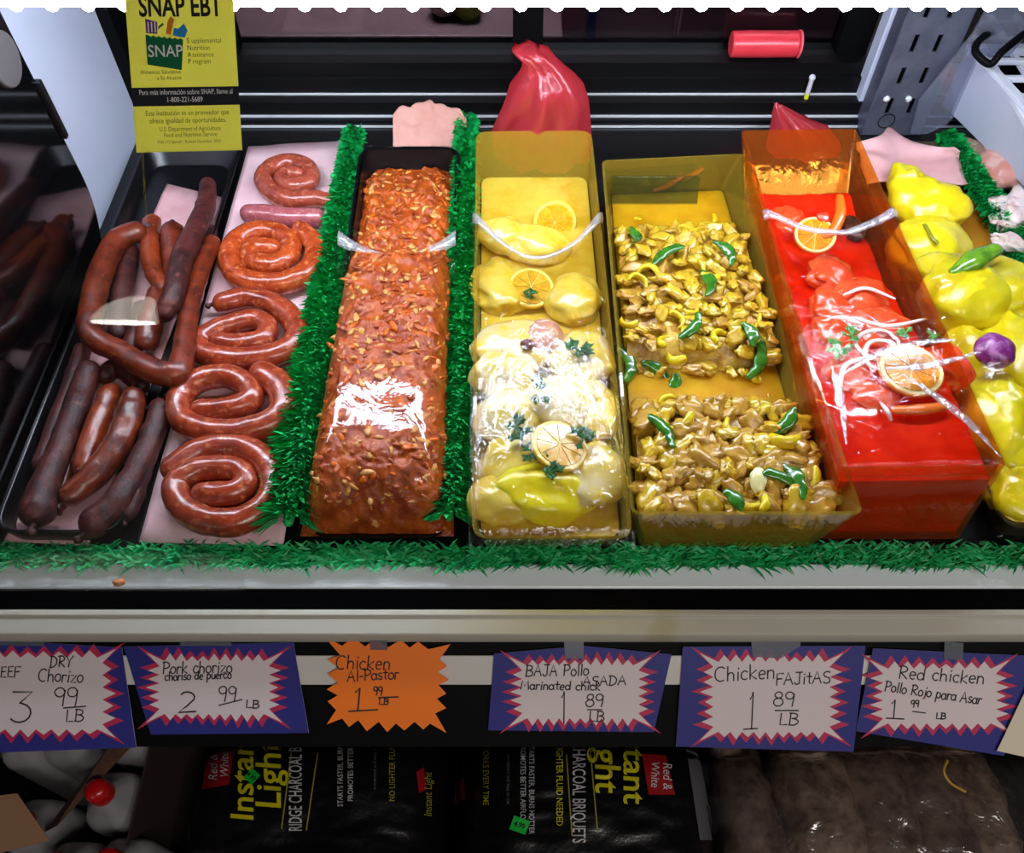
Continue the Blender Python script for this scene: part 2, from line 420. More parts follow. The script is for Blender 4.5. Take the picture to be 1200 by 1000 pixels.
# hanging lamp over the shop aisle (it shows as a small dome mirrored in the left pane)
lamp = empty('pendant_lamp', (-1.82, -2.60, 1.36), 'dome lamp over the aisle, mirrored as a small pale dome in the left glass', 'lamp')
m = MB(); m.loft([[(-1.82+r*cos(2*pi*k/32), -2.60+r*sin(2*pi*k/32), z) for k in range(32)] for r, z in ((.15, 1.36), (.15, 1.50), (.135, 1.68), (.10, 1.82), (.05, 1.90), (.01, 1.92))], False, True); m.build('lamp_shade', glow('lamp_dome', (225, 220, 205), 6), lamp)
m = MB(); m.loft([[(-1.82+r*cos(2*pi*k/32), -2.60+r*sin(2*pi*k/32), z) for k in range(32)] for r, z in ((.14, 1.355), (.14, 1.40))], True, True); m.build('lamp_bulb', glow('lamp_opening', (255, 252, 245), 26), lamp)
m = MB(); m.tube([(-1.82, -2.60, 1.9), (-1.82, -2.60, 2.0)], .01, 8, rnd=False); m.build('lamp_cord', K['blackmat'], lamp)
# ------------------------------------------------------------------ green plastic parsley dividers
GREEN = pbr('green_parsley_plastic', (22, 190, 96), .5, c2=(10, 162, 76), ns=70, c3=(50, 206, 116), ns3=160, lo3=.6, hi3=.75)
GREEN2 = pbr('green_garland_plastic', (30, 186, 106), .5, c2=(10, 146, 76), ns=60)
def hedge(path, r, count, seed, ln=.022, wd=.0032, chev=.6, flat=.8):
    """a strip of dense short plastic leaves round a core"""
    m = MB(); C = catmull(path, 60); rnd = random.Random(seed); R_ = r if isinstance(r, list) else [r, r]
    m.tube([c for c in C[::6]]+[C[-1]], [R_[0]*.2, R_[0]*.55]+[x*.6 for x in R_]+[R_[-1]*.55, R_[-1]*.2], 10, n=40, flat=flat)
    for i in range(count):
        s = (i+rnd.random())/count*59; k = min(int(s), 58); c = C[k].lerp(C[k+1], s-k); t = (C[k+1]-C[k]).normalized()
        b = t.cross(Vector((0, 0, 1))).normalized(); up = b.cross(t)
        r = lerpl(R_, s/59.01); a = rnd.uniform(-20, 200); d = b*cos(radians(a))+up*sin(radians(a))*flat
        root = c+d*r*.45
        dirn = (d*1.0-t*chev*rnd.uniform(.5, 1.3)+Vector((rnd.uniform(-.25, .25), rnd.uniform(-.25, .25), rnd.uniform(-.1, .25)))).normalized()
        w = dirn.cross(d).normalized() if dirn.cross(d).length > .05 else b
        w = (w+d*rnd.uniform(-.5, .5)).normalized()*wd*rnd.uniform(.7, 1.2); L = ln*rnd.uniform(.7, 1.2)*(r/.022); nn = w.cross(dirn).normalized()*.0012
        p = [root-w*.6, root+w*.6, root+dirn*L*.55+w+nn, root+dirn*L*.55-w+nn, root+dirn*L-nn]
        m.add(p, [[0, 1, 2, 3], [3, 2, 4]])
    return m
h = hedge([at(338, 612, .03), at(368, 430, .03), at(398, 260, .03), at(416, 152, .035)], [.032, .027, .021, .016], 4200, 1).build('parsley_divider', GREEN, ang=0)
tag(h, 'green plastic parsley divider between coiled sausages and ground meat tray', 'divider', 'green plastic dividers')
h = hedge([at(526, 607, .035), at(537, 430, .035), at(544, 270, .035), at(547, 138, .04)], [.024, .022, .020, .018], 3600, 2).build('parsley_divider', GREEN, ang=0)
tag(h, 'green plastic parsley divider between ground meat tray and lemon chicken tray', 'divider', 'green plastic dividers')
h = hedge([at(1250, 392, .03), at(1196, 300, .035), at(1150, 225, .04), at(1106, 160, .045)], .020, 2200, 3).build('parsley_divider', GREEN, ang=0)
tag(h, 'green plastic parsley divider beyond the bright yellow chicken pieces', 'divider', 'green plastic dividers')
# grassy garland along the front edge
m = MB(); rnd = random.Random(5)
for i in range(4600):
    x = rnd.uniform(-.74, .86); c = Vector((x, .479+.006*nz((x, 0, 0), 9), .003))
    d = Vector((rnd.choice((-1, 1))*rnd.uniform(.5, 1.2), rnd.uniform(-1.2, .9), rnd.uniform(.05, .6))).normalized(); L = rnd.uniform(.012, .026)
    root = c+Vector((rnd.uniform(-.01, .01), rnd.uniform(-.012, .012), rnd.uniform(0, .004)))
    w = d.cross(Vector((rnd.uniform(-1, 1), rnd.uniform(-1, 1), 1))).normalized()*.0016
    e = root+d*L; e.z = max(e.z, .001); e.y = min(e.y, .498); e.z = min(e.z, .016)
    m.add([root-w, root+w, root.lerp(e, .6)+w*.9+Vector((0, 0, .002)), root.lerp(e, .6)-w*.9+Vector((0, 0, .002)), e], [[0, 1, 2, 3], [3, 2, 4]])
m.tube([(-.74, .479, .005), (0, .479, .005), (.86, .479, .005)], .0045, 8, n=30)
tag(m.build('grass_garland', GREEN2, ang=0), 'thin green plastic grass garland along the front edge of the case', 'garland')

# ------------------------------------------------------------------ dry chorizo in a black tray
def opentray(B, T, r, wall, base=.004, mi=0, lip=0):
    m = MB(); rings = [rring(B, r), rring(T, r)]
    if lip: rings += [rring(inset(T, -lip), r+lip), rring(zset(inset(T, -lip), T[0].z+.002), r+lip)]
    Ti = inset(T, wall); Bi = zset(inset(B, wall), B[0].z+base)
    rings += [rring(Ti, max(r-wall, .001)), rring(Bi, max(r-wall, .001))]
    return m.loft(rings, True, True, mi)
B = [at(-12, 640, .001), at(160, 640, .001), at(262, 215, .001), at(185, 215, .001)]
T = [at(-25, 632, .035), at(163, 632, .035), at(284, 182, .05), at(158, 184, .05)]
B = [Vector((-.628, .5, .001)), Vector((-.484, .5, .001)), Vector((-.484, 1.24, .001)), Vector((-.628, 1.24, .001))]
T = [Vector((-.636, .498, .03)), Vector((-.478, .498, .03)), Vector((-.466, 1.262, .03)), Vector((-.638, 1.262, .03))]
t = opentray(B, T, .035, .005).build('black_tray', K['black'], bevel=.001)
tag(t, 'black plastic tray under the dark dried sausages', 'tray')
def paper(fn, name, mat, nx=24, ny=24, solid=.0006):
    m = MB(); m.grid(nx, ny, fn); return m.build(name, mat, solid=solid, ang=60)
def quadp(c00, c10, c11, c01, z, crin=.003, fr=9, seed=0, lift=None):
    c = [at(*p, z) for p in (c00, c10, c11, c01)]
    def f(s, t_):
        p = (c[0]*(1-s)+c[1]*s)*(1-t_)+(c[3]*(1-s)+c[2]*s)*t_
        p.z = z+abs(nz(p, fr, seed))*crin+(lift(s, t_) if lift else 0); return p
    return f
p = paper(quadp((4, 636), (104, 640), (262, 232), (196, 216), .0065, .004, 12, 3), 'butcher_paper', K['pink'])
tag(p, 'pink butcher paper lining the black tray of dark dried sausages', 'paper')

DRY = [pbr('dry_sausage_brown', (124, 46, 20), .36, c2=(78, 24, 12), ns=30, c3=(150, 70, 30), ns3=90, lo3=.58, hi3=.74, bump=.25, bs=110, coat=.35, cr=.18),
       pbr('dry_sausage_dark', (84, 34, 30), .5, spec=.35, c2=(50, 18, 18), ns=28, c3=(116, 60, 50), ns3=80, lo3=.56, hi3=.75, bump=.4, bs=110, coat=.1, cr=.3),
       pbr('dry_sausage_red', (150, 58, 22), .3, c2=(104, 34, 14), ns=34, c3=(180, 92, 40), ns3=90, lo3=.56, hi3=.72, bump=.25, bs=110, coat=.4, cr=.15)]
TIE = pbr('casing_end', (60, 26, 22), .5)
def sausage(name, pts, r, mat, label, cat, group, seg=14, bump=.0022, bf=60, seed=0, tip=True, z0=.0065):
    P = [at(a[0], a[1], z0+(a[2] if len(a) > 2 else 0)+(r if not isinstance(r, (list, tuple)) else max(r))) for a in pts]
    m = MB(); m.tube(P, r, seg, n=len(P)*6, bump=bump, bf=bf, seed=seed)
    o = m.build(name, mat, ang=0); tag(o, label, cat, group)
    if tip:
        d = (P[0]-P[1]).normalized(); rr = lerpl(r, 0); q = MB()
        q.tube([P[0]+d*rr*.85, P[0]+d*rr*1.15, P[0]+d*rr*1.4+Vector((.001, 0, -.001))], [rr*.28, rr*.16, rr*.3], 8, n=8)
        e = q.build('casing_end', TIE, parent=o, ang=0)
    return o
G = 'dark dried sausages in the black tray'
dry = [
 ([(44, 598, .006), (56, 562, .004), (71, 525), (88, 480), (104, 436, .01)], [.022, .018, .0165, .0165, .016], 1, 'thick straight purple-brown dried sausage at the front left corner of its tray'),
 ([(50, 545), (66, 500), (84, 450), (96, 412)], [.013, .013, .013, .013], 1, 'thin pale-purple dried sausage along the left edge of the black tray'),
 ([(97, 548), (106, 520), (118, 490), (129, 462)], [.0135, .016, .016, .015], 2, 'short red-brown dried sausage second from the left at the front'),
 ([(84, 580, .004), (112, 556, .004), (136, 524, .006), (150, 494, .008), (157, 468, .008)], [.015, .018, .018, .018, .017], 0, 'curved glossy brown dried sausage bending left at its front end'),
 ([(112, 612, .002), (136, 590, .002), (160, 552), (178, 512), (189, 478)], [.02, .0185, .017, .016, .015], 1, 'dark dried sausage at the right of the front bunch with a blunt end'),
 ([(150, 600), (158, 580), (170, 545)], [.012, .013, .012], 1, 'short dark dried sausage tucked beside the coiled sausages paper'),
 ([(70, 592), (72, 574), (80, 545)], [.009, .009, .008], 0, 'thin dried sausage stub between two sausages at the front'),
 ([(158, 272, .03), (136, 284, .034), (119, 318, .036), (107, 362, .036), (108, 393, .034), (138, 412, .03), (178, 434, .03), (208, 437, .03), (217, 402, .024), (224, 352, .02), (240, 305, .016), (248, 285, .014)], [.017, .0175, .018, .0175, .0165, .0165, .017, .017, .0155, .0145, .014, .013], 0, 'long dried sausage link draped in a wide loop over the tray middle'),
 ([(152, 296, .01), (147, 322, .012), (142, 355, .01), (138, 390, .004)], [.015, .015, .015, .014], 1, 'dark dried sausage inside the left arm of the draped loop'),
 ([(178, 262, .012), (176, 295, .018), (182, 322, .022), (194, 340, .022)], [.015, .0155, .014, .013], 2, 'orange-brown dried sausage with a knotted end above the tray middle'),
 ([(202, 272, .012), (204, 296, .014), (205, 322, .012)], [.018, .0185, .018], 0, 'fat brown dried sausage end beside the tall upright purple one'),
 ([(244, 218, .02), (240, 246, .026), (228, 272, .034), (216, 298, .04), (208, 326, .044), (202, 350, .044), (194, 366, .038)], [.0135, .0155, .0165, .017, .0165, .0165, .014], 1, 'long purple dried sausage reaching back up to the pink paper'),
 ([(172, 400, .004), (178, 372, .01), (186, 345, .012)], [.017, .018, .016], 0, 'brown dried sausage lying inside the draped loop under the long purple one'),
 ([(150, 420), (158, 395, .004), (166, 362, .006)], [.014, .014, .013], 1, 'dark dried sausage low inside the draped loop near its left side'),
 ([(226, 330), (238, 300), (246, 272, .004)], [.012, .0125, .012], 1, 'dark dried sausage under the right arm of the draped loop'),
 ([(122, 440), (140, 430), (165, 452)], [.013, .014, .013], 1, 'dark dried sausage crossing under the bottom of the draped loop'),
]
for i, (pts, r, mi, lab) in enumerate(dry): sausage('dried_sausage', pts, r, DRY[mi], lab, 'sausage', G, seed=i)

# ------------------------------------------------------------------ fresh pork chorizo coils on pink paper
m = MB(); q0 = [Vector((-.466, .497, .0)), Vector((-.288, .497, 0)), Vector((-.297, 1.31, 0)), Vector((-.471, 1.30, 0))]
m.hexa(q0, zset(q0, .007)); o = m.build('black_board', K['black'], bevel=.001); tag(o, 'flat black board under the paper and coiled sausages', 'board')
p = paper(quadp((163, 636), (332, 640), (405, 166), (291, 172), .009, .004, 10, 8), 'butcher_paper', pbr('pale_pink_paper', (232, 196, 200), .6, c2=(224, 178, 184), ns=10, bump=.08, bs=40))
tag(p, 'pale pink butcher paper under the column of coiled fresh sausages', 'paper')
FRESH = [pbr('fresh_sausage_%s' % n, c, .26, c2=c2, ns=48, lo=.36, hi=.64, c3=c3, ns3=110, lo3=.54, hi3=.72, bump=.15, bs=90, coat=.3, cr=.16, sss=.06)
         for n, c, c2, c3 in (('rose', (170, 78, 58), (138, 56, 40), (206, 122, 92)), ('orange', (190, 80, 34), (150, 50, 20), (224, 134, 78)), ('brown', (160, 62, 34), (124, 42, 22), (200, 112, 70)), ('pink', (172, 92, 96), (150, 72, 78), (196, 124, 122)))]
G = 'coiled fresh sausages on pink paper'
coils = [
 ([(390, 236), (366, 233), (340, 234), (318, 225), (309, 209), (321, 195), (343, 190), (362, 198), (364, 212), (346, 219), (331, 212), (336, 203), (350, 204)], [.013, .015, .0155, .016, .016, .0155, .0155, .015, .015, .015, .015, .014, .013], 0, 'small rose-brown sausage coil at the back with a tail to the right'),
 ([(292, 250), (316, 252), (346, 256), (371, 255)], [.015, .0165, .0165, .0155], 3, 'short straight pinkish sausage link between the two rear coils'),
 ([(353, 270), (369, 288), (366, 313), (343, 329), (311, 334), (281, 325), (269, 303), (279, 281), (304, 271), (330, 275), (342, 291), (333, 306), (311, 311), (294, 303), (298, 291), (318, 291)], [.016, .0175, .018, .0185, .0185, .018, .018, .0175, .017, .0165, .017, .017, .017, .0165, .0165, .0165], 1, 'orange speckled sausage coil, second coil from the back'),
 ([(262, 355), (296, 350), (332, 364), (349, 390), (334, 412), (300, 421), (262, 421), (236, 411), (238, 397), (262, 384), (296, 375), (313, 384), (306, 399), (280, 404), (258, 401)], [.0165, .017, .018, .0185, .0185, .0185, .0185, .0175, .017, .0165, .0165, .0165, .0165, .016, .015], 2, 'reddish sausage coil with a thread on its upper left end'),
 ([(308, 440), (331, 458), (331, 486), (302, 502), (258, 507), (219, 496), (210, 471), (229, 448), (264, 441), (291, 453), (293, 470), (266, 480), (236, 482)], [.021, .022, .021, .019, .0185, .018, .018, .0175, .0175, .0175, .0175, .0175, .0165], 2, 'smooth brown sausage coil, second coil from the front'),
 ([(203, 549), (225, 533), (252, 524), (284, 525), (311, 541), (321, 567), (312, 592), (290, 608), (262, 613), (230, 606), (209, 588), (207, 567), (226, 553), (253, 548), (279, 552), (288, 566), (276, 577), (252, 580), (238, 580)], [.0165, .0175, .018, .018, .018, .018, .0185, .0185, .0185, .018, .0175, .017, .017, .017, .017, .017, .017, .017, .016], 2, 'large brown sausage coil at the very front of the paper'),
]
for i, (pts, r, mi, lab) in enumerate(coils):
    o = sausage('coiled_sausage' if len(pts) > 5 else 'sausage_link', pts, r, FRESH[mi], lab, 'sausage', G, seg=18, bump=.0012, seed=i+40, tip=i in (3,), z0=.011)
m = MB(); m.tube([at(262, 355, .03), at(257, 352, .03), at(254, 353, .026)], .0012, 6, n=8); th = m.build('thread', TIE, parent=[x for x in bpy.data.objects if x.get('label', '').startswith('reddish sausage coil')][0])
# ------------------------------------------------------------------ orange marinated ground meat in its black tray, film over it
MEAT = pbr('marinated_ground_meat', (198, 92, 22), .36, c2=(150, 56, 8), ns=42, lo=.36, hi=.62, c3=(226, 158, 78), ns3=75, lo3=.6, hi3=.68, bump=.6, bs=120, coat=.12, cr=.15, sss=.05)
Tq = [Vector((-.250, .502, .016)), Vector((-.080, .502, .016)), Vector((-.090, 1.215, .055)), Vector((-.252, 1.215, .055))]
Bq = [Vector((-.244, .506, .001)), Vector((-.086, .506, .001)), Vector((-.098, 1.205, .001)), Vector((-.244, 1.205, .001))]
t = opentray(Bq, Tq, .03, .004, lip=.004).build('black_tray', K['black'], ang=50)
tag(t, 'deep black tray holding the orange marinated ground meat', 'tray')
def meatz(s, q):
    """height of the ground meat across (s) and along (q, 0 front)"""
    edge = min(1, (1-abs(2*s-1))/.5); dome = (1-(1-edge)**2.4)**.8
    fr = min(1, q/.13); dome *= (1-(1-fr)**2.4)**.8
    h = .09 if q < .60 else .09-.050*min(1, (q-.60)/.07)
    if q > .93: h -= .02*(q-.93)/.07
    return .012+(h-.012)*dome
def meatp(s, q):
    x0 = -.247+(s)*(.166+.0*q); k = q
    xa = -.262+(.014)*k; xb = -.072+(-.024)*k
    p = Vector((xa+(xb-xa)*s, .503+.70*q, meatz(s, q)))
    if 0 < s < 1 and 0 < q < 1:
        b = nz(p, 38, 2)*.0045+nz(p, 85, 4)*.0032+nz(p, 170, 6)*.0016
        if q > .62: b *= 1.7
        p.z += b; p.x += nz(p, 60, 8)*.002; p.y += nz(p, 60, 12)*.002
    return p
m = MB(); m.grid(110, 330, meatp)
for i in range(620):
    s, q = random.uniform(.05, .95), random.uniform(.03, .97); p = meatp(s, q); k_ = random.choice((.6, .8, 1, 1, 1.5))
    m.blob(p, (random.uniform(.003, .008)*k_, random.uniform(.002, .004)*k_, .0022), (random.uniform(-.4, .4), random.uniform(-.4, .4), random.uniform(0, 3)), .6, 1.8, i, 2, mi=random.choice((0, 0, 1, 1, 2)))
o = m.build('marinated_ground_meat', [MEAT, pbr('fat_chunk', (224, 158, 82), .35, coat=.2, sss=.1), pbr('orange_chunk', (222, 104, 16), .35, coat=.2)], ang=0)
tag(o, 'long mound of orange marinated ground meat in the black tray', 'ground meat', kind='stuff')
FILM = clear('cling_film', (252, 252, 252), .06, .016, .30, bump=.28, bs=26, dist=1.2, blend=.35, stretch=(1, .6, 1, .5))
m = MB()
def filmp(s, q):
    q = .0+q*.645; p = meatp(s, q); p.z = meatz(s, q)+.006+.002*nz(p, 20, 3)
    xa, xb = -.266+.014*q, -.068-.024*q; p.x = xa+(xb-xa)*s; p.y = .500+.70*q
    if q > .58:
        k = (q-.58)/.065; sag = (1-abs(2*s-1)**2); p.z = max(p.z, .06)*(1-k)+k*(.066+.02*(1-sag)); p.y -= k*.03*sag-.02*k
    return p
m.grid(28, 60, filmp)
EDGE = clear('film_edge', (250, 250, 252), .15, .10, .7, bump=.9, bs=60, body=.22, bc=(232, 232, 238))
m.grid(28, 5, lambda s, q: filmp(s, .965+.035*q)+Vector((0, 0, .005+.004*sin(pi*q))), 1)
o = m.build('cling_film', [FILM, EDGE], solid=.0006, ang=0)
tag(o, 'shiny cling film stretched over the orange marinated ground meat', 'film')
m = MB()
def filmback(s, q):
    c = Vector((-.25+.16*s, 1.04+.175*q, .058-.004*abs(nz((s*3, q*3, 0), 1.5))*3)); c.z -= .006*sin(pi*s)*sin(pi*q)
    return c
m.grid(20, 20, lambda s, q: (lambda p: Vector((-.25+.16*s-(1-q)*.0, 1.10+.115*q, .0585+.004*nz(p, 30, 5)+.001)))(filmback(s, q)))
o = m.build('cling_film', FILM, solid=.0006, ang=0); tag(o, 'crinkled cling film across the back end of the ground meat tray', 'film')
# peach paper behind it
def backpaper(s, t_):
    a = aty(458+84*s, 178-0*t_, 1.30); w = sin(pi*min(1, max(0, s*.93+.05)))**.5
    top = aty(458+84*s, 178-55*w*t_, 1.30)
    return Vector((top.x+.004*nz((s, t_, 0), 5), 1.285+.03*t_+.012*nz((s*2, t_*2, 1), 2), max(.001, top.z+.02*t_*0)))
p = paper(lambda s, t_: Vector((-.207+.128*s+.012*t_*nz((s*4, 0, 2), 1), 1.235+.105*t_*(sin(pi*(.12+.8*s))**.45+.16*nz((s*5, 1, 0), 1.1)), .004+.052*t_+.016*abs(nz((s*4, t_*3, 0), 1.3))*t_)), 'butcher_paper', K['pinkdark'])
tag(p, 'crumpled peach butcher paper standing behind the ground meat tray', 'paper')

# ------------------------------------------------------------------ clear acrylic trays
def acry(name, tint, bc=None): return clear(name, tint, .06, .035, .45, bump=.12, bs=30, blend=.3, body=.17, bc=bc or tint)
def quad(px, z, zb=None): return [at(p[0], p[1], z if i < 2 else (zb or z)) for i, p in enumerate(px)]
def shrink(T, k, z): 
    c = sum(T, Vector())/4; return [Vector((c.x+(p.x-c.x)*k, c.y+(p.y-c.y)*(1-(1-k)*.28), z)) for p in T]
def solid(B, T, k0, k1, r, ins, mat, name, nx=5, top=None):
    """liquid filling the tray from k0 to k1 of its height"""
    m = MB(); a, b = inset(mix4(B, T, k0), ins), inset(mix4(B, T, k1), ins)
    m.loft([rring(a, r), rring(b, r)], True, True); return m.build(name, mat, ang=50)
Y1, Y2 = (226, 204, 76), (222, 198, 60)
# lemon chicken tray
BT = quad([(553, 632), (742, 632), (693, 153), (558, 154)], .078, .082)
BB = shrink(BT, .94, .001); BB[0].y = BB[1].y = .497; BB[2].y = BB[3].y = 1.10
t = opentray(BB, BT, .022, .004).build('clear_tray', acry('yellow_acrylic', (244, 230, 160), (230, 200, 76)), ang=50)
tag(t, 'narrow clear yellow-stained tray of chicken pieces with lemon under film', 'tray')
LIQL = pbr('lemon_marinade', (222, 190, 70), .12, c2=(206, 168, 38), ns=14, spec=.5, sss=.5, sssr=(.02, .014, .004), coat=.2)
LIQ = pbr('yellow_marinade', (206, 158, 22), .12, c2=(188, 136, 14), ns=14, spec=.5, sss=1.0, sssr=(.05, .035, .008), coat=.2)
tag(solid(BB, BT, .08, .50, .018, .006, LIQL, 'marinade'), 'yellow marinade liquid around the chicken and lemon slices', 'marinade', kind='stuff')
CH = [pbr('yellow_raw_chicken', (230, 204, 90), .26, c2=(226, 188, 30), ns=24, lo=.4, hi=.6, c3=(238, 222, 160), ns3=30, lo3=.55, hi3=.75, bump=.2, bs=70, coat=.5, cr=.12, sss=.2),
      pbr('pale_raw_chicken', (222, 202, 146), .26, c2=(228, 200, 62), ns=22, lo=.42, hi=.58, c3=(206, 160, 140), ns3=22, lo3=.58, hi3=.78, bump=.2, bs=70, coat=.5, cr=.12, sss=.2),
      pbr('pinkish_raw_chicken', (198, 140, 116), .3, c2=(226, 190, 90), ns=20, lo=.5, hi=.7, bump=.2, bs=70, coat=.5, sss=.2),
      pbr('bright_yellow_chicken', (238, 222, 28), .3, c2=(224, 196, 12), ns=16, lo=.42, hi=.64, c3=(240, 224, 84), ns3=30, lo3=.58, hi3=.78, bump=.25, bs=60, coat=.35, cr=.15, sss=.15)]
LEM = [pbr('lemon_rind', (236, 190, 20), .35, coat=.3), pbr('lemon_pith', (244, 218, 110), .4), pbr('lemon_flesh', (232, 190, 46), .2, c2=(220, 160, 14), ns=120, coat=.6, sss=.3)]
ORA = [pbr('orange_rind', (232, 140, 14), .35, coat=.3), pbr('orange_pith', (246, 222, 150), .4), pbr('orange_flesh', (240, 164, 30), .2, c2=(226, 136, 14), ns=120, coat=.6, sss=.3)]
def citrus(name, c, r, rot, mats, label, cat='slice', group=None, th=.006, wedge=0):
    m = MB(); M = Euler(rot).to_matrix(); c = Vector(c); n = 40
    def R(rad, z): return [c+M @ Vector((rad*cos(2*pi*k/n), rad*sin(2*pi*k/n), z)) for k in range(n)]
    m.loft([R(r*.985, -th/2), R(r, -th*.3), R(r, th*.3), R(r*.96, th/2)], True, False, 0)
    m.loft([R(r*.96, th/2), R(r*.86, th/2)], False, False, 1)
    m.loft([R(r*.86, th/2), R(r*.85, th/2-.0004)], False, True, 1)
    rind = m.build(name, mats, ang=35); m = MB(); ns = 9
    for k in range(ns):
        a0, a1 = 2*pi*(k+.035)/ns, 2*pi*(k+.965)/ns; am = (a0+a1)/2
        pts = [Vector((r*.06*cos(am), r*.06*sin(am), 0))]+[Vector((r*.83*cos(a0+(a1-a0)*j/6), r*.83*sin(a0+(a1-a0)*j/6), 0)) for j in range(7)]
        top = [c+M @ (p+Vector((0, 0, th/2+.0012))) for p in pts]; bot = [c+M @ (p+Vector((0, 0, th/2-.001))) for p in pts]
        m.loft([bot, top], False, True, 0)
    m.build('slice_flesh', mats[2], parent=rind, ang=35)
    return tag(rind, label, cat, group)
LEAF = pbr('cilantro_leaf', (30, 104, 36), .45, c2=(16, 74, 26), ns=80, bump=.2, bs=120)
LEAFL = pbr('bright_cilantro_leaf', (96, 160, 70), .45, c2=(66, 130, 50), ns=80)
def sprig(c, r, seed, label, group, mat=None, lift=.6, tilt=(0, 0, 0)):
    m = MB(); rnd = random.Random(seed); c = Vector(c)
    for i in range(9):
        a = rnd.uniform(0, 2*pi); d = Vector((cos(a), sin(a), rnd.uniform(-.05, lift)*.5)); o = c+d*r*rnd.uniform(.15, .7); L = r*rnd.uniform(.4, .65)
        b = Vector((-sin(a), cos(a), rnd.uniform(-.2, .2)))
        n = 13; ring = []
        for k in range(n):
            th = -2.3+4.6*k/(n-1); rr = L*(.55+.25*cos(5*th)+.2*cos(th))
            ring.append(o+(d*cos(th)+b*sin(th))*rr*.8+Vector((0, 0, .003*nz((k, i, seed), 1.3)+.001)))
        m.add([o-d*L*.3]+ring, [[0, k+1, k+2] for k in range(n-1)])
        m.tube([c, c.lerp(o, .5)+Vector((0, 0, .001)), o], .0011, 5, n=5)
    o = m.build('cilantro_sprig', mat or LEAF, ang=0, solid=.0006)
    return tag(o, label, 'herb', group)
def chunk(name, u, v, z, sc, rot, mat, label, cat='chicken', group=None, amp=.28, fr=1.5, seed=0, sub=4, xtra=None):
    m = MB(); c = at(u, v, z); m.blob(c, sc, rot, amp, fr, seed, sub)
    for (du, dv, dz, s2) in (xtra or []): m.blob(at(u+du, v+dv, z+dz), s2, rot, amp, fr, seed+5, 3)
    return tag(m.build(name, mat, ang=0), label, cat, group)
G = 'raw chicken pieces in the lemon tray'
zc = .045
for i, (u, v, z, sc, rz, mi, lab) in enumerate([
    (592, 277, .055, (.034, .03, .024), .4, 0, 'yellow chicken piece at the back left of the lemon tray'),
    (628, 288, .05, (.042, .03, .024), -.3, 0, 'yellow chicken piece just in front of the standing lemon slice'),
    (672, 352, .05, (.04, .036, .022), .9, 0, 'smooth yellow chicken piece right of the lying lemon slice'),
    (585, 335, .045, (.036, .05, .022), .2, 0, 'sunken yellow chicken piece at the left wall by the lying lemon slice'),
    (600, 410, .06, (.05, .038, .024), .4, 1, 'pale chicken piece with yellow edge behind the herbs'),
    (634, 400, .068, (.026, .024, .018), .9, 2, 'pinkish chicken piece with a dark bone end'),
    (680, 420, .06, (.038, .04, .022), -.4, 1, 'pale chicken piece under the darkest herb sprig'),
    (590, 440, .062, (.036, .034, .022), .1, 1, 'greyish pink chicken piece at the left wall'),
    (660, 470, .064, (.048, .036, .024), .3, 1, 'large pale chicken piece in the middle of the lemon tray'),
    (600, 490, .062, (.04, .036, .022), -.2, 1, 'whitish chicken piece at the left beside two herb sprigs'),
    (695, 480, .058, (.026, .042, .02), .1, 0, 'yellow chicken piece along the right wall of the lemon tray'),
    (600, 540, .058, (.036, .032, .022), .5, 0, 'round yellow-grey chicken piece near the front left'),
    (690, 555, .056, (.034, .04, .02), -.2, 1, 'pale chicken piece at the front right of the lemon tray'),
    (640, 576, .056, (.056, .034, .024), .1, 3, 'bright yellow chicken piece at the very front of the lemon tray'),
    (588, 588, .05, (.034, .03, .022), .1, 0, 'small yellow chicken piece in the front left corner of the lemon tray')]):
    chunk('chicken_piece', u, v, z, [q*(1.2, 1.2, 1.05)[j] for j, q in enumerate(sc)], (random.uniform(-.2, .2), random.uniform(-.2, .2), rz), CH[mi], lab, 'chicken', G, .26, 1.05, i)
m = MB(); m.blob(at(618, 404, .085), (.01, .008, .008), (0, 0, .3), .3, 1.5, 4, 2); bone = m.build('bone_end', pbr('bone_end', (110, 50, 52), .35, coat=.4), parent=[o for o in bpy.data.objects if o.get('label', '').startswith('pinkish chicken piece with')][0], ang=0)
G = 'lemon slices in the lemon chicken tray'
citrus('lemon_slice', at(650, 260, .052), .034, (radians(62), 0, .1), LEM, 'lemon slice standing upright at the back of the lemon chicken tray', 'lemon slice', G)
citrus('lemon_slice', at(622, 338, .058), .034, (radians(12), 0, .4), LEM, 'lemon slice lying flat under film behind the chicken pieces', 'lemon slice', G)
citrus('lemon_slice', at(655, 523, .084), .036, (radians(14), radians(8), 1.0), LEM, 'lemon slice lying among the herb sprigs at the front', 'lemon slice', G)
G = 'cilantro sprigs in the lemon chicken tray'
for u, v, r, lab in [(676, 410, .024, 'dark cilantro sprig on the right, highest in the lemon tray'), (630, 460, .025, 'cilantro sprig in the middle of the lemon tray chicken'), (605, 500, .024, 'cilantro sprig at the left of the lying front lemon slice'),
                     (684, 514, .02, 'cilantro sprig at the right of the front lemon slice'), (627, 530, .021, 'cilantro sprig just below the front lemon slice'), (645, 554, .017, 'small dark cilantro sprig nearest the front of the lemon tray'), (622, 345, .012, 'tiny cilantro leaf on the flat lemon slice under film')]:
    sprig(at(u, v, .088 if v > 360 else .066), r, u, lab, G)
FILM2 = clear('wrinkled_cling_film', (252, 252, 252), .15, .038, .45, bump=.85, bs=34, dist=1.5, blend=.35, stretch=(1.6, .7, 1, .6))
FILM4 = clear('taut_cling_film', (252, 252, 252), .10, .008, .35, bump=.7, bs=30, dist=1.0, blend=.35)
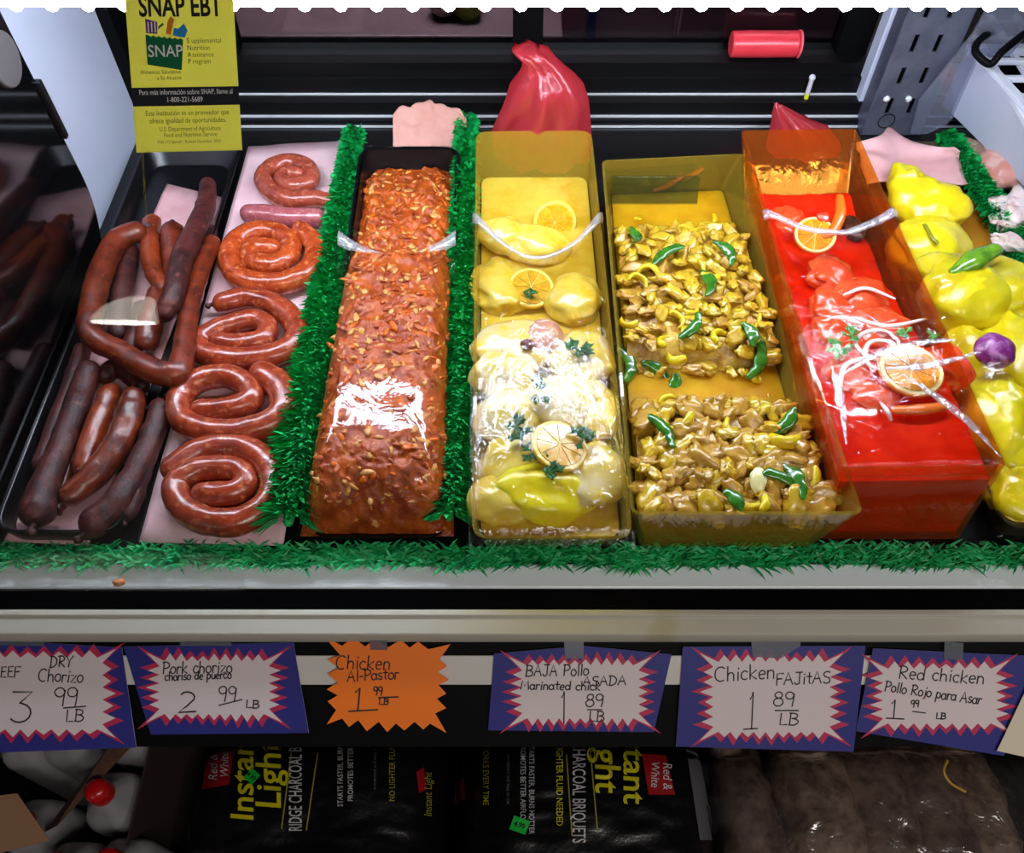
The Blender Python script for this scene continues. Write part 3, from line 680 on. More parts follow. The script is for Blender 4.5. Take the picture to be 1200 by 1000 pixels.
def film_over(T, k, z, sag, name, label, curl=.055, mat=FILM2, over=.004, nx=30, ny=50):
    Ti = inset(T, -over)
    def f(s, q):
        c = sin(pi*s); qq = q*k-(curl*c*q**4); 
        p = (Ti[0]*(1-s)+Ti[1]*s)*(1-qq)+(Ti[3]*(1-s)+Ti[2]*s)*qq
        p.z += .006+.004*nz(p, 22, 4)*c+sag*c*sin(pi*min(1, q*1.05))-(.012*q**6*c)
        if s in (0, 1): p.z -= .008
        if q == 0: p.z -= .02; p.y += .002
        return p
    m = MB(); m.grid(nx, ny, f)
    m.grid(nx, 6, lambda s, q: f(s, .955+.045*q)+Vector((0, 0, .0015+.004*sin(pi*q)+.0015*nz((s*20, q, 0), 1, 2))), 1)
    o = m.build(name, [mat, EDGE], solid=.0005, ang=0); return tag(o, label, 'film')
film_over(BT, .735, .08, .020, 'cling_film', 'wrinkled cling film pulled over the front of the lemon chicken tray', curl=.12)

# ------------------------------------------------------------------ fajita tray
FT = quad([(739, 603), (1012, 603), (872, 180), (705, 188)], .11)
FB = [at(748, 644, .001), at(950, 644, .001), Vector((.335, 1.12, .001)), Vector((.165, 1.11, .001))]
t = opentray(FB, FT, .012, .004).build('clear_tray', acry('olive_acrylic', (240, 230, 176), (206, 180, 70)), ang=50)
tag(t, 'wide clear tray of chopped chicken and green peppers', 'tray')
tag(solid(FB, FT, .05, .42, .01, .006, LIQ, 'marinade'), 'mustard yellow marinade pooled around the chopped chicken', 'marinade', kind='stuff')
def fx(s, q):      # point in the tray, s across, q along from the front
    a = mix4(FB, FT, .42); return (a[0]*(1-s)+a[1]*s)*(1-q)+(a[3]*(1-s)+a[2]*s)*q
def fz(s, q):
    def g(x, a, b): x = min(1, max(0, (x-a)/(b-a))); return x*x*(3-2*x)
    front = (1-g(q, .24, .34))*.052
    mid = .012*g(q, .2, .3)*(1-g(s, .0, .5))*0
    back = g(q, .36, .46)*(1-g(q, .74, .92))*.05
    right = .014*g(s, .6, .9)*(1-g(q, .3, .5))
    return .028+max(front, back)+right*.3-.006*(2*s-1)**2
m = MB()
def base(s, q):
    a = .03+.94*s; b = .012+.97*q; p = fx(a, b); p.z = fz(a, b)-.003+.006*nz(p, 40, 3)+.003*nz(p, 90, 5); return p
m.grid(50, 110, base)
FJB = pbr('chopped_chicken_mash', (200, 162, 40), .26, c2=(168, 122, 34), ns=50, c3=(206, 182, 40), ns3=70, lo3=.55, hi3=.68, bump=.6, bs=90, coat=.4, cr=.15)
tag(m.build('chopped_chicken_mix', FJB, ang=0), 'bed of finely chopped yellow chicken mix under the strips', 'chopped chicken', kind='stuff')
FJ = [pbr('chicken_strip_tan', (188, 146, 56), .26, c2=(160, 112, 40), ns=45, c3=(208, 176, 56), ns3=60, lo3=.55, hi3=.7, bump=.25, bs=90, coat=.5, cr=.12, sss=.1),
      pbr('chicken_strip_yellow', (206, 172, 40), .26, c2=(184, 140, 32), ns=45, c3=(216, 190, 60), ns3=60, lo3=.58, hi3=.7, bump=.25, bs=90, coat=.5, cr=.12, sss=.1),
      pbr('onion_yellow', (226, 206, 40), .25, c2=(214, 184, 20), ns=40, coat=.5, sss=.2),
      pbr('green_pepper', (58, 122, 30), .22, c2=(36, 92, 26), ns=40, c3=(120, 160, 50), ns3=50, lo3=.62, hi3=.75, coat=.6, cr=.08)]
def protos(name, mat, n, mk, label, cat, group):
    out = []
    for i in range(n):
        m = MB(); mk(m, i); o = m.build(name, mat, ang=0, origin=(0, 0, 0)); tag(o, label, cat, group); out.append(o)
    return out
def strip(m, i):
    rnd = random.Random(i+70); L = rnd.uniform(.012, .021)
    m.blob((0, 0, 0), (L, L*rnd.uniform(.45, .75), L*rnd.uniform(.28, .42)), (0, 0, 0), .55, 1.4, i*3.7, 3)
    if i % 2: m.blob((L*.5, L*.3, L*.15), (L*.6, L*.35, L*.25), (.3, .2, rnd.uniform(0, 3)), .5, 1.5, i*5.1, 3)
def onion(m, i):
    rnd = random.Random(i+170); R = rnd.uniform(.011, .017); a0 = rnd.uniform(0, 6); sp = rnd.uniform(1.6, 3.2)
    m.tube([(R*cos(a0+sp*k/6), R*sin(a0+sp*k/6), .001*k) for k in range(7)], [.002, .0038, .004, .004, .003], 8, n=16, flat=1.6, bump=.0008, bf=120, seed=i)
def pepper(m, i):
    rnd = random.Random(i+270); R = rnd.uniform(.024, .045); sp = rnd.uniform(.9, 1.5)
    m.tube([(R*cos(sp*(k/6-.5))-R, R*sin(sp*(k/6-.5)), .001*k) for k in range(7)], [.004, .0075, .009, .008, .005], 12, n=20, flat=.5, bump=.003, bf=60, seed=i)
GT = 'chicken strips in the chopped chicken tray'
PT = protos('chicken_strip', FJ[0], 9, strip, 'tan strip of marinated chicken in the chopped chicken tray', 'chicken strip', GT+', tan ones')
PY = protos('chicken_strip', FJ[1], 9, strip, 'yellow-coated strip of marinated chicken in the chopped chicken tray', 'chicken strip', GT+', yellow ones')
PO = protos('onion_strip', FJ[2], 5, onion, 'curved yellow onion strip in the chopped chicken tray', 'onion', 'onion strips in the chopped chicken tray')
used = set()
def drop(pr, s, q, lift, rot):
    o = pr if pr.name not in used else pr.copy()
    if o is not pr: COL.objects.link(o)
    used.add(pr.name); p = fx(s, q); o.location = (p.x, p.y, fz(s, q)+lift); o.rotation_euler = rot; k_ = rnd.uniform(.8, 1.15)*(1.25 if q < .3 else .95); o.scale = (k_, k_, k_); return o
rnd = random.Random(3); nplaced = 0
cells = []
tries = 0
while len(cells) < 280 and tries < 20000:
    tries += 1
    s, q = rnd.uniform(.05, .95), rnd.uniform(.02, .93)
    if .33 < q < .40 and s < .62: continue
    if .30 < q < .345 and .12 < s < .5: continue
    if q > .80 and rnd.random() < .6: continue
    mind = .030 if q < .32 else .034
    if any((fx(s, q)-fx(a, b)).length < mind*.55 for a, b in cells): continue
    cells.append((s, q))
for s, q in cells:
    k = rnd.random(); tan = .62 if q < .3 else .34
    P = PO if k < .10 else (PT if k < .10+tan*.9 else PY)
    drop(rnd.choice(P), s, q, rnd.uniform(.001, .008), (rnd.uniform(-.6, .6), rnd.uniform(-.6, .6), rnd.uniform(0, 6.28)))
for pr in PT+PY+PO:
    if pr.name not in used: bpy.data.objects.remove(pr)
def fsq(u, v):     # where a spot of the photograph lies on the heap
    z = .06
    for _ in range(6):
        p = at(u, v, z); best = None
        q = min(1, max(0, (p.y-fx(.5, 0).y)/(fx(.5, 1).y-fx(.5, 0).y))); a, b = fx(0, q).x, fx(1, q).x; s = (p.x-a)/(b-a); z = fz(min(1, max(0, s)), q)+.01
    return p
GP_ = 'green pepper strips in the chopped chicken tray'
for i, (u, v, rz, lab) in enumerate([(778, 508, .6, 'long bright green pepper strip at the left of the front heap'), (921, 500, -.9, 'green pepper strip slanting up along the right of the front heap'), (935, 566, .3, 'dark green pepper piece at the front right corner of the heap'),
     (912, 562, 1.2, 'rounded dark green pepper piece beside the white onion at the front'), (787, 457, -.5, 'light green pepper strip in front of the marinade pool'), (833, 335, .0, 'dark green pepper piece in the middle of the rear heap'),
     (880, 395, .2, 'green pepper strip by the right wall beside the marinade pool'), (890, 425, -.2, 'narrow green pepper strip against the right wall in front of the pool'), (780, 300, 2.1, 'curled green pepper strip at the upper left of the rear heap'), (853, 298, .4, 'small green pepper piece near the right wall of the rear heap'),
     (812, 388, -.8, 'green pepper strip at the back edge of the marinade pool'), (744, 280, .2, 'dark green pepper piece at the back left of the rear heap'), (738, 430, .1, 'small green pepper piece at the left wall by the pool'), (770, 435, .9, 'little green pepper piece on the left of the pool'), (862, 590, .5, 'green pepper piece at the very front of the tray')]):
    m = MB(); pepper(m, i); o = m.build('pepper_strip', FJ[3], ang=0, origin=(0, 0, 0)); p = fsq(u, v); o.location = p+Vector((0, 0, .004)); o.rotation_euler = (.3*sin(i*2.1), .35*cos(i*1.7), rz); tag(o, lab, 'pepper', GP_)
m = MB(); m.blob(fsq(887, 566)+Vector((0, 0, .006)), (.010, .016, .006), (.3, 0, -.1), .2, 1.5, 3, 3); tag(m.build('onion_piece', pbr('white_onion_and_reflection', (240, 232, 170), .25, coat=.5, sss=.3), ang=0), 'pale white onion piece at the front of the chopped chicken', 'onion')
m = MB(); m.tube([fsq(941, 460)+Vector((.013*cos(a), .013*sin(a), .012+.003*sin(a))) for a in (0, .7, 1.4, 2.1, 2.8, 3.5)], [.003, .005, .005, .005, .004], 8, n=16, flat=1.4); tag(m.build('onion_ring', FJ[2], ang=0), 'bright yellow onion curl against the right wall at the front', 'onion')
for u, v, lab in ((806, 208, 'orange-red pepper sliver against the back wall of the chopped chicken tray'), (782, 218, 'short orange pepper sliver low on the back wall of the chopped chicken tray')):
    m = MB(); c = at(u, v, .06); m.tube([c+Vector((-.018, 0, -.008)), c, c+Vector((.02, .0, .016))], [.004, .006, .004], 8, n=10, flat=.6); tag(m.build('pepper_sliver', pbr('red_pepper', (206, 82, 22), .25, coat=.5), ang=0), lab, 'pepper')
m = MB(); a = [Vector((.158, 1.075, .03)), Vector((.296, 1.075, .03)), Vector((.296, 1.098, .088)), Vector((.158, 1.098, .088))]
m.hexa(a, [p+Vector((0, .003, 0)) for p in a]); tag(m.build('clear_divider_plate', clear('green_stained_acrylic', (206, 212, 150), .06, .04, .45, body=.03, bc=(190, 196, 130)), bevel=.0008), 'small clear divider plate standing near the back of the wide tray', 'divider plate')

# ------------------------------------------------------------------ tall red tray
RT = quad([(984, 551), (1180, 548), (1003, 151), (868, 153)], .135)
RB = [Vector((RT[0].x+.012, .505, .001)), Vector((RT[1].x-.002, .505, .001)), Vector((RT[2].x-.004, 1.03, .001)), Vector((RT[3].x+.012, 1.03, .001))]
t = opentray(RB, RT, .008, .005).build('clear_tray', clear('amber_acrylic', (244, 204, 130), .06, .035, .45, bump=.12, bs=30, body=.10, bc=(230, 120, 50)), ang=50)
tag(t, 'tall clear amber tray of red marinated chicken under film', 'tray')
RED = pbr('red_marinade', (226, 40, 10), .1, c2=(206, 26, 6), ns=20, spec=.5, sss=.2, sssr=(.02, .004, .002), coat=.3, cr=.05)
def redz(q): return .108 if q < .2 else (.108-.042*min(1, (q-.2)/.42))
m = MB()
def redtop(s, q):
    a = .03+.94*s; b = .008+.98*q
    k = redz(b)/.135; Q = mix4(RB, RT, k); p = (Q[0]*(1-a)+Q[1]*a)*(1-b)+(Q[3]*(1-a)+Q[2]*a)*b
    p.z = redz(b)+(.006*nz(p, 26, 4)+.003*nz(p, 60, 6))*min(1, max(0, (b-.14)/.1)); return p
nx, ny = 30, 80
m.grid(nx, ny, redtop)
def redlow(s, q):
    a = .035+.93*s; b = .012+.97*q; Q = mix4(RB, RT, .06); p = (Q[0]*(1-a)+Q[1]*a)*(1-b)+(Q[3]*(1-a)+Q[2]*a)*b; p.z = .007; return p
m.grid(nx, 2, lambda s, q: redlow(s, 0)*(1-q)+redtop(s, 0)*q)
m.grid(ny, 2, lambda s, q: redtop(1, s)*q+redlow(1, s)*(1-q)); m.grid(ny, 2, lambda s, q: redtop(0, s)*q+redlow(0, s)*(1-q))
m.grid(nx, 2, lambda s, q: redlow(s, 1)*(1-q)+redtop(s, 1)*q)
tag(m.build('marinade', RED, ang=50), 'deep red marinade filling the tall amber tray', 'marinade', kind='stuff')
RC = [pbr('red_marinated_chicken', (236, 92, 44), .25, c2=(226, 56, 18), ns=20, lo=.4, hi=.62, c3=(240, 160, 118), ns3=26, lo3=.58, hi3=.76, bump=.25, bs=60, coat=.5, cr=.1, sss=.2)]
G = 'red chicken pieces in the tall amber tray'
for i, (u, v, z, sc, rz, lab) in enumerate([
    (972, 322, .076, (.034, .03, .014), .3, 'red chicken piece just in front of the film edge'), (1010, 350, .08, (.04, .034, .016), -.4, 'smooth red chicken piece by the right wall of the amber tray'), (975, 360, .084, (.03, .034, .016), .6, 'pale-streaked red chicken piece by the left wall of the amber tray'),
    (1030, 385, .09, (.045, .032, .016), .2, 'red chicken piece behind the onion rings'), (975, 392, .09, (.024, .03, .016), .2, 'orange-red chicken piece left of the cilantro'), (1000, 440, .098, (.036, .034, .016), .5, 'red chicken piece under the left of the big orange slice'), (1110, 430, .098, (.03, .036, .016), .1, 'dark red chicken piece right of the big orange slice'), (1030, 470, .1, (.04, .026, .014), 0, 'red chicken piece at the front under the onion slivers'), (925, 262, .06, (.03, .03, .016), 0, 'red chicken piece deep in the back left of the amber tray')]):
    chunk('chicken_piece', u, v, z, sc, (.1, .1, rz), RC[0], lab, 'chicken', G, .32, 1.4, i+30)
citrus('orange_slice', at(955, 276, .078), .031, (radians(14), radians(-10), .3), ORA, 'orange slice at the back of the red chicken beyond the film edge', 'orange slice', 'orange slices on the red chicken')
citrus('orange_slice', at(1067, 434, .124), .040, (radians(4), 0, .2), ORA, 'big orange slice under film on the front of the red chicken', 'orange slice', 'orange slices on the red chicken')
CAR = pbr('carrot_orange', (228, 110, 24), .3, coat=.4)
m = MB(); m.tube([at(966, 277, .08), at(978, 268, .088), at(985, 250, .1), at(984, 232, .108)], [.007, .0085, .0085, .006], 10, n=16, flat=.7); tag(m.build('carrot_stick', CAR, ang=0), 'curved carrot stick standing at the back of the red chicken', 'carrot')
m = MB(); m.blob(at(964, 257, .085), (.013, .012, .010), (0, .3, .2), .3, 1.6, 8, 3); tag(m.build('red_chunk', pbr('chunk_red', (206, 62, 34), .25, coat=.5), ang=0), 'small red chunk between orange slice and carrot stick', 'vegetable')
m = MB(); m.tube([at(1050, 481, .116), at(1080, 480, .117), at(1108, 476, .116)], [.006, .008, .006], 10, n=12, flat=.6); tag(m.build('carrot_stick', CAR, ang=0), 'short carrot stick lying in front of the big orange slice', 'carrot')
m = MB(); m.blob(at(1000, 268, .072), (.016, .026, .010), (0, 0, .1), .35, 1.6, 12, 3); tag(m.build('dark_herb_clump', pbr('dark_herbs', (60, 26, 14), .4, c2=(90, 50, 24), ns=80), ang=0), 'dark clump of herbs in the back right corner of the red chicken', 'herb')
ONI = pbr('white_onion_strip', (236, 206, 196), .25, c2=(240, 224, 220), ns=50, coat=.5, sss=.2)
def loop(c, R, ry, th, a0=0, a1=360, rz=0, rr=.0028, n=14):
    M = Euler((0, 0, rz)).to_matrix(); return [Vector(c)+M @ Vector((R*cos(radians(a0+(a1-a0)*k/n)), ry*sin(radians(a0+(a1-a0)*k/n)), .002*sin(k))) for k in range(n+1)]
for i, (pp, lab) in enumerate([
    (loop(at(1028, 404, .118), .028, .024, 0, 0, 350, .3), 'white onion ring behind the big orange slice'), (loop(at(1033, 415, .12), .02, .026, 0, 20, 300, -.5), 'smaller onion ring looped beside the cilantro'),
    ([at(1000, 372, .112), at(1040, 382, .114), at(1085, 374, .112)], 'long onion strip lying across the red chicken behind the rings'), ([at(962, 378, .1), at(985, 372, .104), at(1010, 380, .106)], 'short onion strip at the left wall behind the cilantro'),
    ([at(1032, 472, .114), at(1040, 482, .12), at(1044, 492, .114)], 'small white onion sliver in front of the big orange slice'), ([at(990, 345, .1), at(1015, 338, .1), at(1048, 350, .1)], 'pale onion strip on the red chicken nearest the film edge'), ([at(984, 460, .116), at(990, 430, .118), at(1016, 418, .118)], 'onion strip along the left wall beside the big orange slice')]):
    m = MB(); m.tube(pp, [.002, .0034, .0034, .002], 8, n=40, flat=.6); tag(m.build('onion_strip', ONI, ang=0), lab, 'onion', 'onion strips on the red chicken')
G = 'cilantro sprigs on the red chicken'
for u, v, r, lab in ((998, 395, .018, 'bright cilantro sprig behind the onion rings on the red chicken'), (984, 410, .02, 'bright cilantro sprig by the left wall of the amber tray'), (1060, 392, .014, 'bright cilantro sprig right of the onion rings'), (1092, 394, .011, 'tiny cilantro leaf by the right wall of the amber tray')):
    sprig(at(u, v, .12), r, u, lab, G, LEAFL)
film_over(RT, .70, .135, .002, 'cling_film', 'cling film pulled over the front of the tall red chicken tray', curl=.06, mat=FILM4)
FOLD = clear('film_fold', (250, 250, 252), .12, .14, .7, bump=1.0, bs=90, body=.16, bc=(245, 245, 250))
film_red = [o for o in bpy.data.objects if o.get('label', '').startswith('cling film pulled over the front of the tall')][0]
for P in ([(985, 440), (1030, 415), (1080, 402), (1118, 398)], [(1060, 440), (1105, 470), (1140, 500), (1172, 535)], [(1040, 432), (1090, 428), (1150, 412)], [(975, 430), (985, 470), (992, 520)]):
    m = MB(); m.tube([at(u, v, .146) for u, v in P], [.001, .006, .005, .001], 10, n=30, flat=.18, bump=.002, bf=90); m.build('film_fold', FOLD, parent=film_red, ang=0)
# ------------------------------------------------------------------ yellow chicken at the right, and the meat beyond the divider
YT = [Vector((.595, .50, .045)), Vector((.86, .50, .045)), Vector((.765, 1.24, .045)), Vector((.575, 1.24, .045))]
YB = [Vector((.605, .51, .001)), Vector((.85, .51, .001)), Vector((.755, 1.23, .001)), Vector((.585, 1.23, .001))]
t = opentray(YB, YT, .02, .004, lip=.004).build('clear_tray', acry('grey_acrylic', (150, 140, 110)), ang=50); tag(t, 'shallow clear tray under the bright yellow chicken pieces', 'tray')
tag(solid(YB, YT, .06, .35, .016, .006, pbr('amber_juice', (196, 132, 40), .12, coat=.3, sss=.3), 'marinade'), 'amber juice in the bottom of the yellow chicken tray', 'marinade', kind='stuff')
p = paper(lambda s, q: Vector((.578+.165*s, 1.13+.16*q-.16*abs(s-.42)*q*q-.03*q*abs(sin(s*6.5)), .048+.02*q*(.6+.4*sin(s*9))+.010*nz((s*3, q*3, 0), 1))), 'butcher_paper', K['pink'])
tag(p, 'pink butcher paper bunched behind the bright yellow chicken pieces', 'paper')
G = 'bright yellow chicken pieces at the right'
YC = CH[3]
for i, (parts_, lab) in enumerate([
    ([(1062, 212, .07, (.026, .03, .024), .5), (1086, 240, .06, (.06, .05, .034), -.5)], 'yellow chicken leg at the back with a knobbly end'),
    ([(1092, 292, .058, (.062, .062, .038), .2), (1070, 300, .05, (.04, .05, .034), .1)], 'yellow chicken piece, second from the back, with a green fleck'),
    ([(1130, 350, .055, (.07, .066, .04), .3), (1175, 345, .05, (.06, .07, .036), -.2)], 'broad yellow chicken piece under the green pepper half'),
    ([(1205, 420, .05, (.055, .08, .038), .1)], 'yellow chicken piece at the right edge of the tray'),
    ([(1168, 490, .055, (.05, .08, .04), -.2), (1190, 520, .05, (.05, .06, .036), .3)], 'yellow chicken piece in front of the purple onion'),
    ([(1138, 420, .042, (.035, .05, .032), .2)], 'small yellow chicken piece between amber tray and purple onion'),
    ([(1200, 572, .045, (.05, .05, .032), .4)], 'yellow chicken piece nearest the front of the right tray')]):
    m = MB()
    for j, (u, v, z, sc, rz) in enumerate(parts_):
        m.blob(at(u, v, z), sc, (.1*sin(i+j), .1, rz), .26, 1.0, i+60+j*9, 4)
    for k_, p_ in enumerate(m.v):      # skin folds
        w_ = nz((p_.x*1.0+nz(p_, 12, 4)*.02, p_.y*2.2, p_.z), 26, i); p_.z -= .006*max(0, .35-abs(w_))*2; p_.x += .002*nz(p_, 50, 3)
    tag(m.build('chicken_piece', YC, ang=0), lab, 'chicken', G)
m = MB(); m.tube([at(1118, 318, .09), at(1140, 305, .096), at(1165, 293, .098)], [.007, .017, .012], 14, n=18, bump=.002, bf=40, flat=.6); tag(m.build('green_pepper_half', pbr('light_green_pepper', (118, 168, 40), .2, c2=(70, 130, 40), ns=30, coat=.6), ang=0), 'light green pepper half lying on the bright yellow chicken', 'pepper')
m = MB(); m.tube([at(1084, 264, .096), at(1092, 278, .098), at(1098, 284, .096)], .0035, 8, n=10, flat=.5); tag(m.build('pepper_sliver', pbr('olive_sliver', (150, 150, 30), .3, coat=.5), ang=0), 'small olive green sliver on the second yellow chicken piece', 'pepper')
m = MB(); m.blob(at(1166, 411, .098), (.028, .026, .017), (.1, .1, .3), .1, 1.2, 3, 4); on = m.build('red_onion_half', pbr('purple_onion', (118, 36, 112), .4, c2=(176, 112, 170), ns=60, lo=.46, hi=.6, coat=.2), ang=0); tag(on, 'purple onion half lying on the bright yellow chicken', 'onion')
citrus('lemon_slice', at(1199, 590, .05), .03, (radians(30), 0, .2), LEM, 'lemon slice at the front of the bright yellow chicken tray', 'lemon slice')
FILM3 = clear('loose_cling_film', (252, 252, 252), .08, .02, .5, bump=.5, bs=34, dist=1.2, blend=.35)
m = MB(); m.grid(24, 40, lambda s, q: (lambda p: Vector((p.x, p.y, .1+.012*nz(p, 16, 2)-(.07*max(0, 1-q/.22)**1.5)-.03*max(0, abs(2*s-1)-.7)/.3)))(Vector((.60+.24*s-.03*q, .497+.42*q, 0))))
tag(m.build('cling_film', FILM3, solid=.0005, ang=0), 'loose cling film over the front of the yellow chicken tray', 'film')

# pale fatty meat beyond the third divider
m = opentray([Vector((.80, .5, .001)), Vector((1.1, .5, .001)), Vector((1.1, 1.30, .001)), Vector((.80, 1.30, .001))], [Vector((.795, .49, .012)), Vector((1.11, .49, .012)), Vector((1.11, 1.31, .012)), Vector((.795, 1.31, .012))], .02, .004)
tag(m.build('black_tray', K['black'], ang=50), 'black tray under the pale fatty meat at the right edge', 'tray')
PKM = pbr('pink_pork', (206, 136, 122), .32, c2=(232, 196, 186), ns=16, lo=.46, hi=.6, bump=.2, bs=60, coat=.35, sss=.15)
WHM = pbr('white_fat_pork', (232, 212, 210), .35, c2=(214, 158, 156), ns=34, lo=.5, hi=.64, bump=.5, bs=70, coat=.3, sss=.2)
G = 'pale meat pieces at the right edge'
chunk('meat_slab', 1178, 196, .04, (.05, .05, .024), (.15, 0, -.5), PKM, 'pink meat slab with a white fat edge beyond the third divider', 'meat', G, .25, 1.2, 90)
chunk('meat_slab', 1146, 184, .03, (.022, .05, .02), (0, 0, .5), pbr('brown_fat', (150, 118, 100), .4, c2=(222, 206, 180), ns=30), 'greyish brown meat strip nearest the third divider', 'meat', G, .3, 1.3, 91)
chunk('fatty_meat_piece', 1195, 250, .045, (.05, .04, .022), (.1, 0, .4), WHM, 'crumbly white fat piece beyond the third divider', 'meat', G, .5, 2.4, 92)
chunk('fatty_meat_piece', 1186, 285, .05, (.03, .014, .012), (0, .2, -.4), WHM, 'small white fat strip overlapping the third divider', 'meat', G, .4, 2, 93)

# ------------------------------------------------------------------ red bags, roll, vial at the back
RB_ = pbr('red_plastic_bag', (214, 50, 62), .25, c2=(196, 34, 46), ns=18, trans=0, coat=.4, sss=.3, sssr=(.03, .01, .01), bump=.3, bs=40)
def thinbag(name, c, s): 
    m_, N, L = nodes(name); N.remove(N['Principled BSDF'])
    d = N.new('ShaderNodeBsdfDiffuse'); d.inputs[0].default_value = lin(c); tl = N.new('ShaderNodeBsdfTranslucent'); tl.inputs[0].default_value = lin(c)
    t = N.new('ShaderNodeBsdfTransparent'); t.inputs[0].default_value = lin(c); g = N.new('ShaderNodeBsdfGlossy'); g.inputs['Roughness'].default_value = .2
    a = N.new('ShaderNodeMixShader'); a.inputs[0].default_value = .5; L.new(d.outputs[0], a.inputs[1]); L.new(tl.outputs[0], a.inputs[2])
    b = N.new('ShaderNodeMixShader'); b.inputs[0].default_value = s; L.new(a.outputs[0], b.inputs[1]); L.new(t.outputs[0], b.inputs[2])
    k = N.new('ShaderNodeMixShader'); k.inputs[0].default_value = .07; L.new(b.outputs[0], k.inputs[1]); L.new(g.outputs[0], k.inputs[2])
    x = noise_node(N, L, 50, 4, .6, dist=1); bn = N.new('ShaderNodeBump'); bn.inputs['Strength'].default_value = .6; bn.inputs['Distance'].default_value = .004
    L.new(x.outputs['Fac'], bn.inputs['Height'])
    for n_ in (d, g): L.new(bn.outputs['Normal'], n_.inputs['Normal'])
    L.new(k.outputs[0], N['Material Output'].inputs['Surface']); return m_
RBAG = thinbag('thin_red_plastic', (228, 72, 84), .2)
def bag(name, outline, y, depth, label, seed, mat=RBAG):
    """a bag standing at y: for each level the left and right edge seen in the photograph"""
    m = MB(); rings = []
    for (v, ul, ur) in outline:
        a, b = aty(ul, v, y), aty(ur, v, y); c = (a+b)/2; w = (b-a).length/2; n = 40; ring = []
        for k in range(n):
            t_ = 2*pi*k/n; fold = 1+.16*sin(t_*7+v*.05+seed)+.12*sin(t_*13+seed*2-v*.03)+.25*nz((cos(t_)*2, sin(t_)*2, v*.03), 1.6, seed)
            ring.append(Vector((c.x+w*cos(t_)*(.93+.07*fold), c.y+depth*min(1, w/.05)*sin(t_)*fold, c.z+.002*sin(t_*5+v))))
        rings.append(ring)
    m.loft(rings, True, True); return tag(m.build(name, mat, ang=0), label, 'bag')
bag('red_plastic_bag', [(205, 588, 690), (178, 580, 692), (152, 576, 692), (135, 584, 691), (118, 592, 690), (102, 597, 684), (90, 606, 674), (80, 612, 662), (70, 612, 652), (62, 604, 645), (57, 600, 634)], 1.27, .045, 'red plastic bag bunched up behind the lemon chicken tray', 1)
bag('red_plastic_bag', [(205, 900, 992), (170, 898, 985), (152, 902, 972), (142, 904, 950), (132, 905, 930), (124, 907, 916), (121, 907, 911)], 1.285, .03, 'small red plastic bag peeking out behind the tall amber tray', 4)
m = MB(); a, b = aty(852, 65, 1.432), aty(930, 62, 1.432); m.tube([Vector((a.x, 1.425, .117)), Vector((b.x, 1.425, .117))], [.0225, .0225], 28, n=8, rnd=False, bump=.001, bf=20)
rl = m.build('red_roll', pbr('red_plastic_roll', (232, 62, 74), .35, coat=.3, sss=.2), bevel=.004); tag(rl, 'pinkish red plastic roll lying on the back sill', 'roll')
m = MB(); m.tube([Vector((b.x, 1.425, .117)), Vector((b.x+.004, 1.425, .117))], [.0235, .0235], 28, n=4, rnd=False); m.build('end_rim', pbr('red_rim', (240, 96, 104), .35), parent=rl, bevel=.001)
c = aty(940, 126, 1.383); vial = empty('small_vial', (c.x, 1.379, .04), 'tiny clear vial with yellow bottom standing on the back sill', 'vial')
m = MB(); m.tube([(c.x, 1.379, .0405), (c.x, 1.379, .0505)], .0042, 12, n=4, rnd=False); m.build('yellow_bottom', pbr('yellow_cap', (226, 226, 40), .4), vial)
m = MB(); m.tube([(c.x, 1.379, .0505), (c.x, 1.379, .074), (c.x, 1.379, .081)], [.0042, .0042, .006], 12, n=10, rnd=True); m.build('clear_tube', pbr('clear_plastic', (206, 208, 214), .2, coat=.5), vial)
# back room panels seen dimly, plus two solid blobs imitating reflections in rear glass
m = MB(); m.box(aty(283, 40, 1.9).x-.2, aty(601, 40, 1.9).x+.1, 1.62, 2.1, -.8, .02); tag(m.build('work_counter', pbr('counter_brown', (70, 58, 60), .5), bevel=.004), 'dim counter behind the rear glass doors', 'counter')
m = MB(); m.blob((aty(522, 52, 1.7).x, 1.7, .052), (.032, .032, .032), sub=3, amp=.08); tag(m.build('white_onion_and_reflection', pbr('pale_reflection', (200, 190, 160), .4), ang=0), 'pale round blob imitating a reflection in the rear glass', 'onion')
m = MB(); m.blob((aty(543, 50, 1.7).x+.012, 1.7, .052), (.036, .034, .034), sub=3, amp=.35); tag(m.build('green_reflection', pbr('yellow_green_reflection', (150, 160, 60), .45), ang=0), 'yellow-green blob imitating a reflection beside the pale one in the rear glass', 'vegetable')
def backpanel(u0, u1, y, z0, z1, c, name, label, cat):
    m = MB(); m.box(aty(u0, 40, y).x, aty(u1, 40, y).x, y, y+.02, z0, z1); return tag(m.build(name, pbr(name+'_paint', c, .6), bevel=.002), label, cat)
bd = backpanel(640, 790, 1.8, -.8, .6, (170, 150, 152), 'white_cooler_door', 'pale cooler door with blue edge behind the rear glass', 'door')
m = MB(); m.box(aty(688, 40, 1.79).x, aty(697, 40, 1.79).x, 1.785, 1.80, -.8, .6); m.build('blue_edge', pbr('blue_strip', (40, 70, 150), .5), bd)
backpanel(795, 985, 1.9, -.8, .35, (96, 74, 84), 'maroon_cabinet', 'dull maroon cabinet seen through the right rear door', 'cabinet')

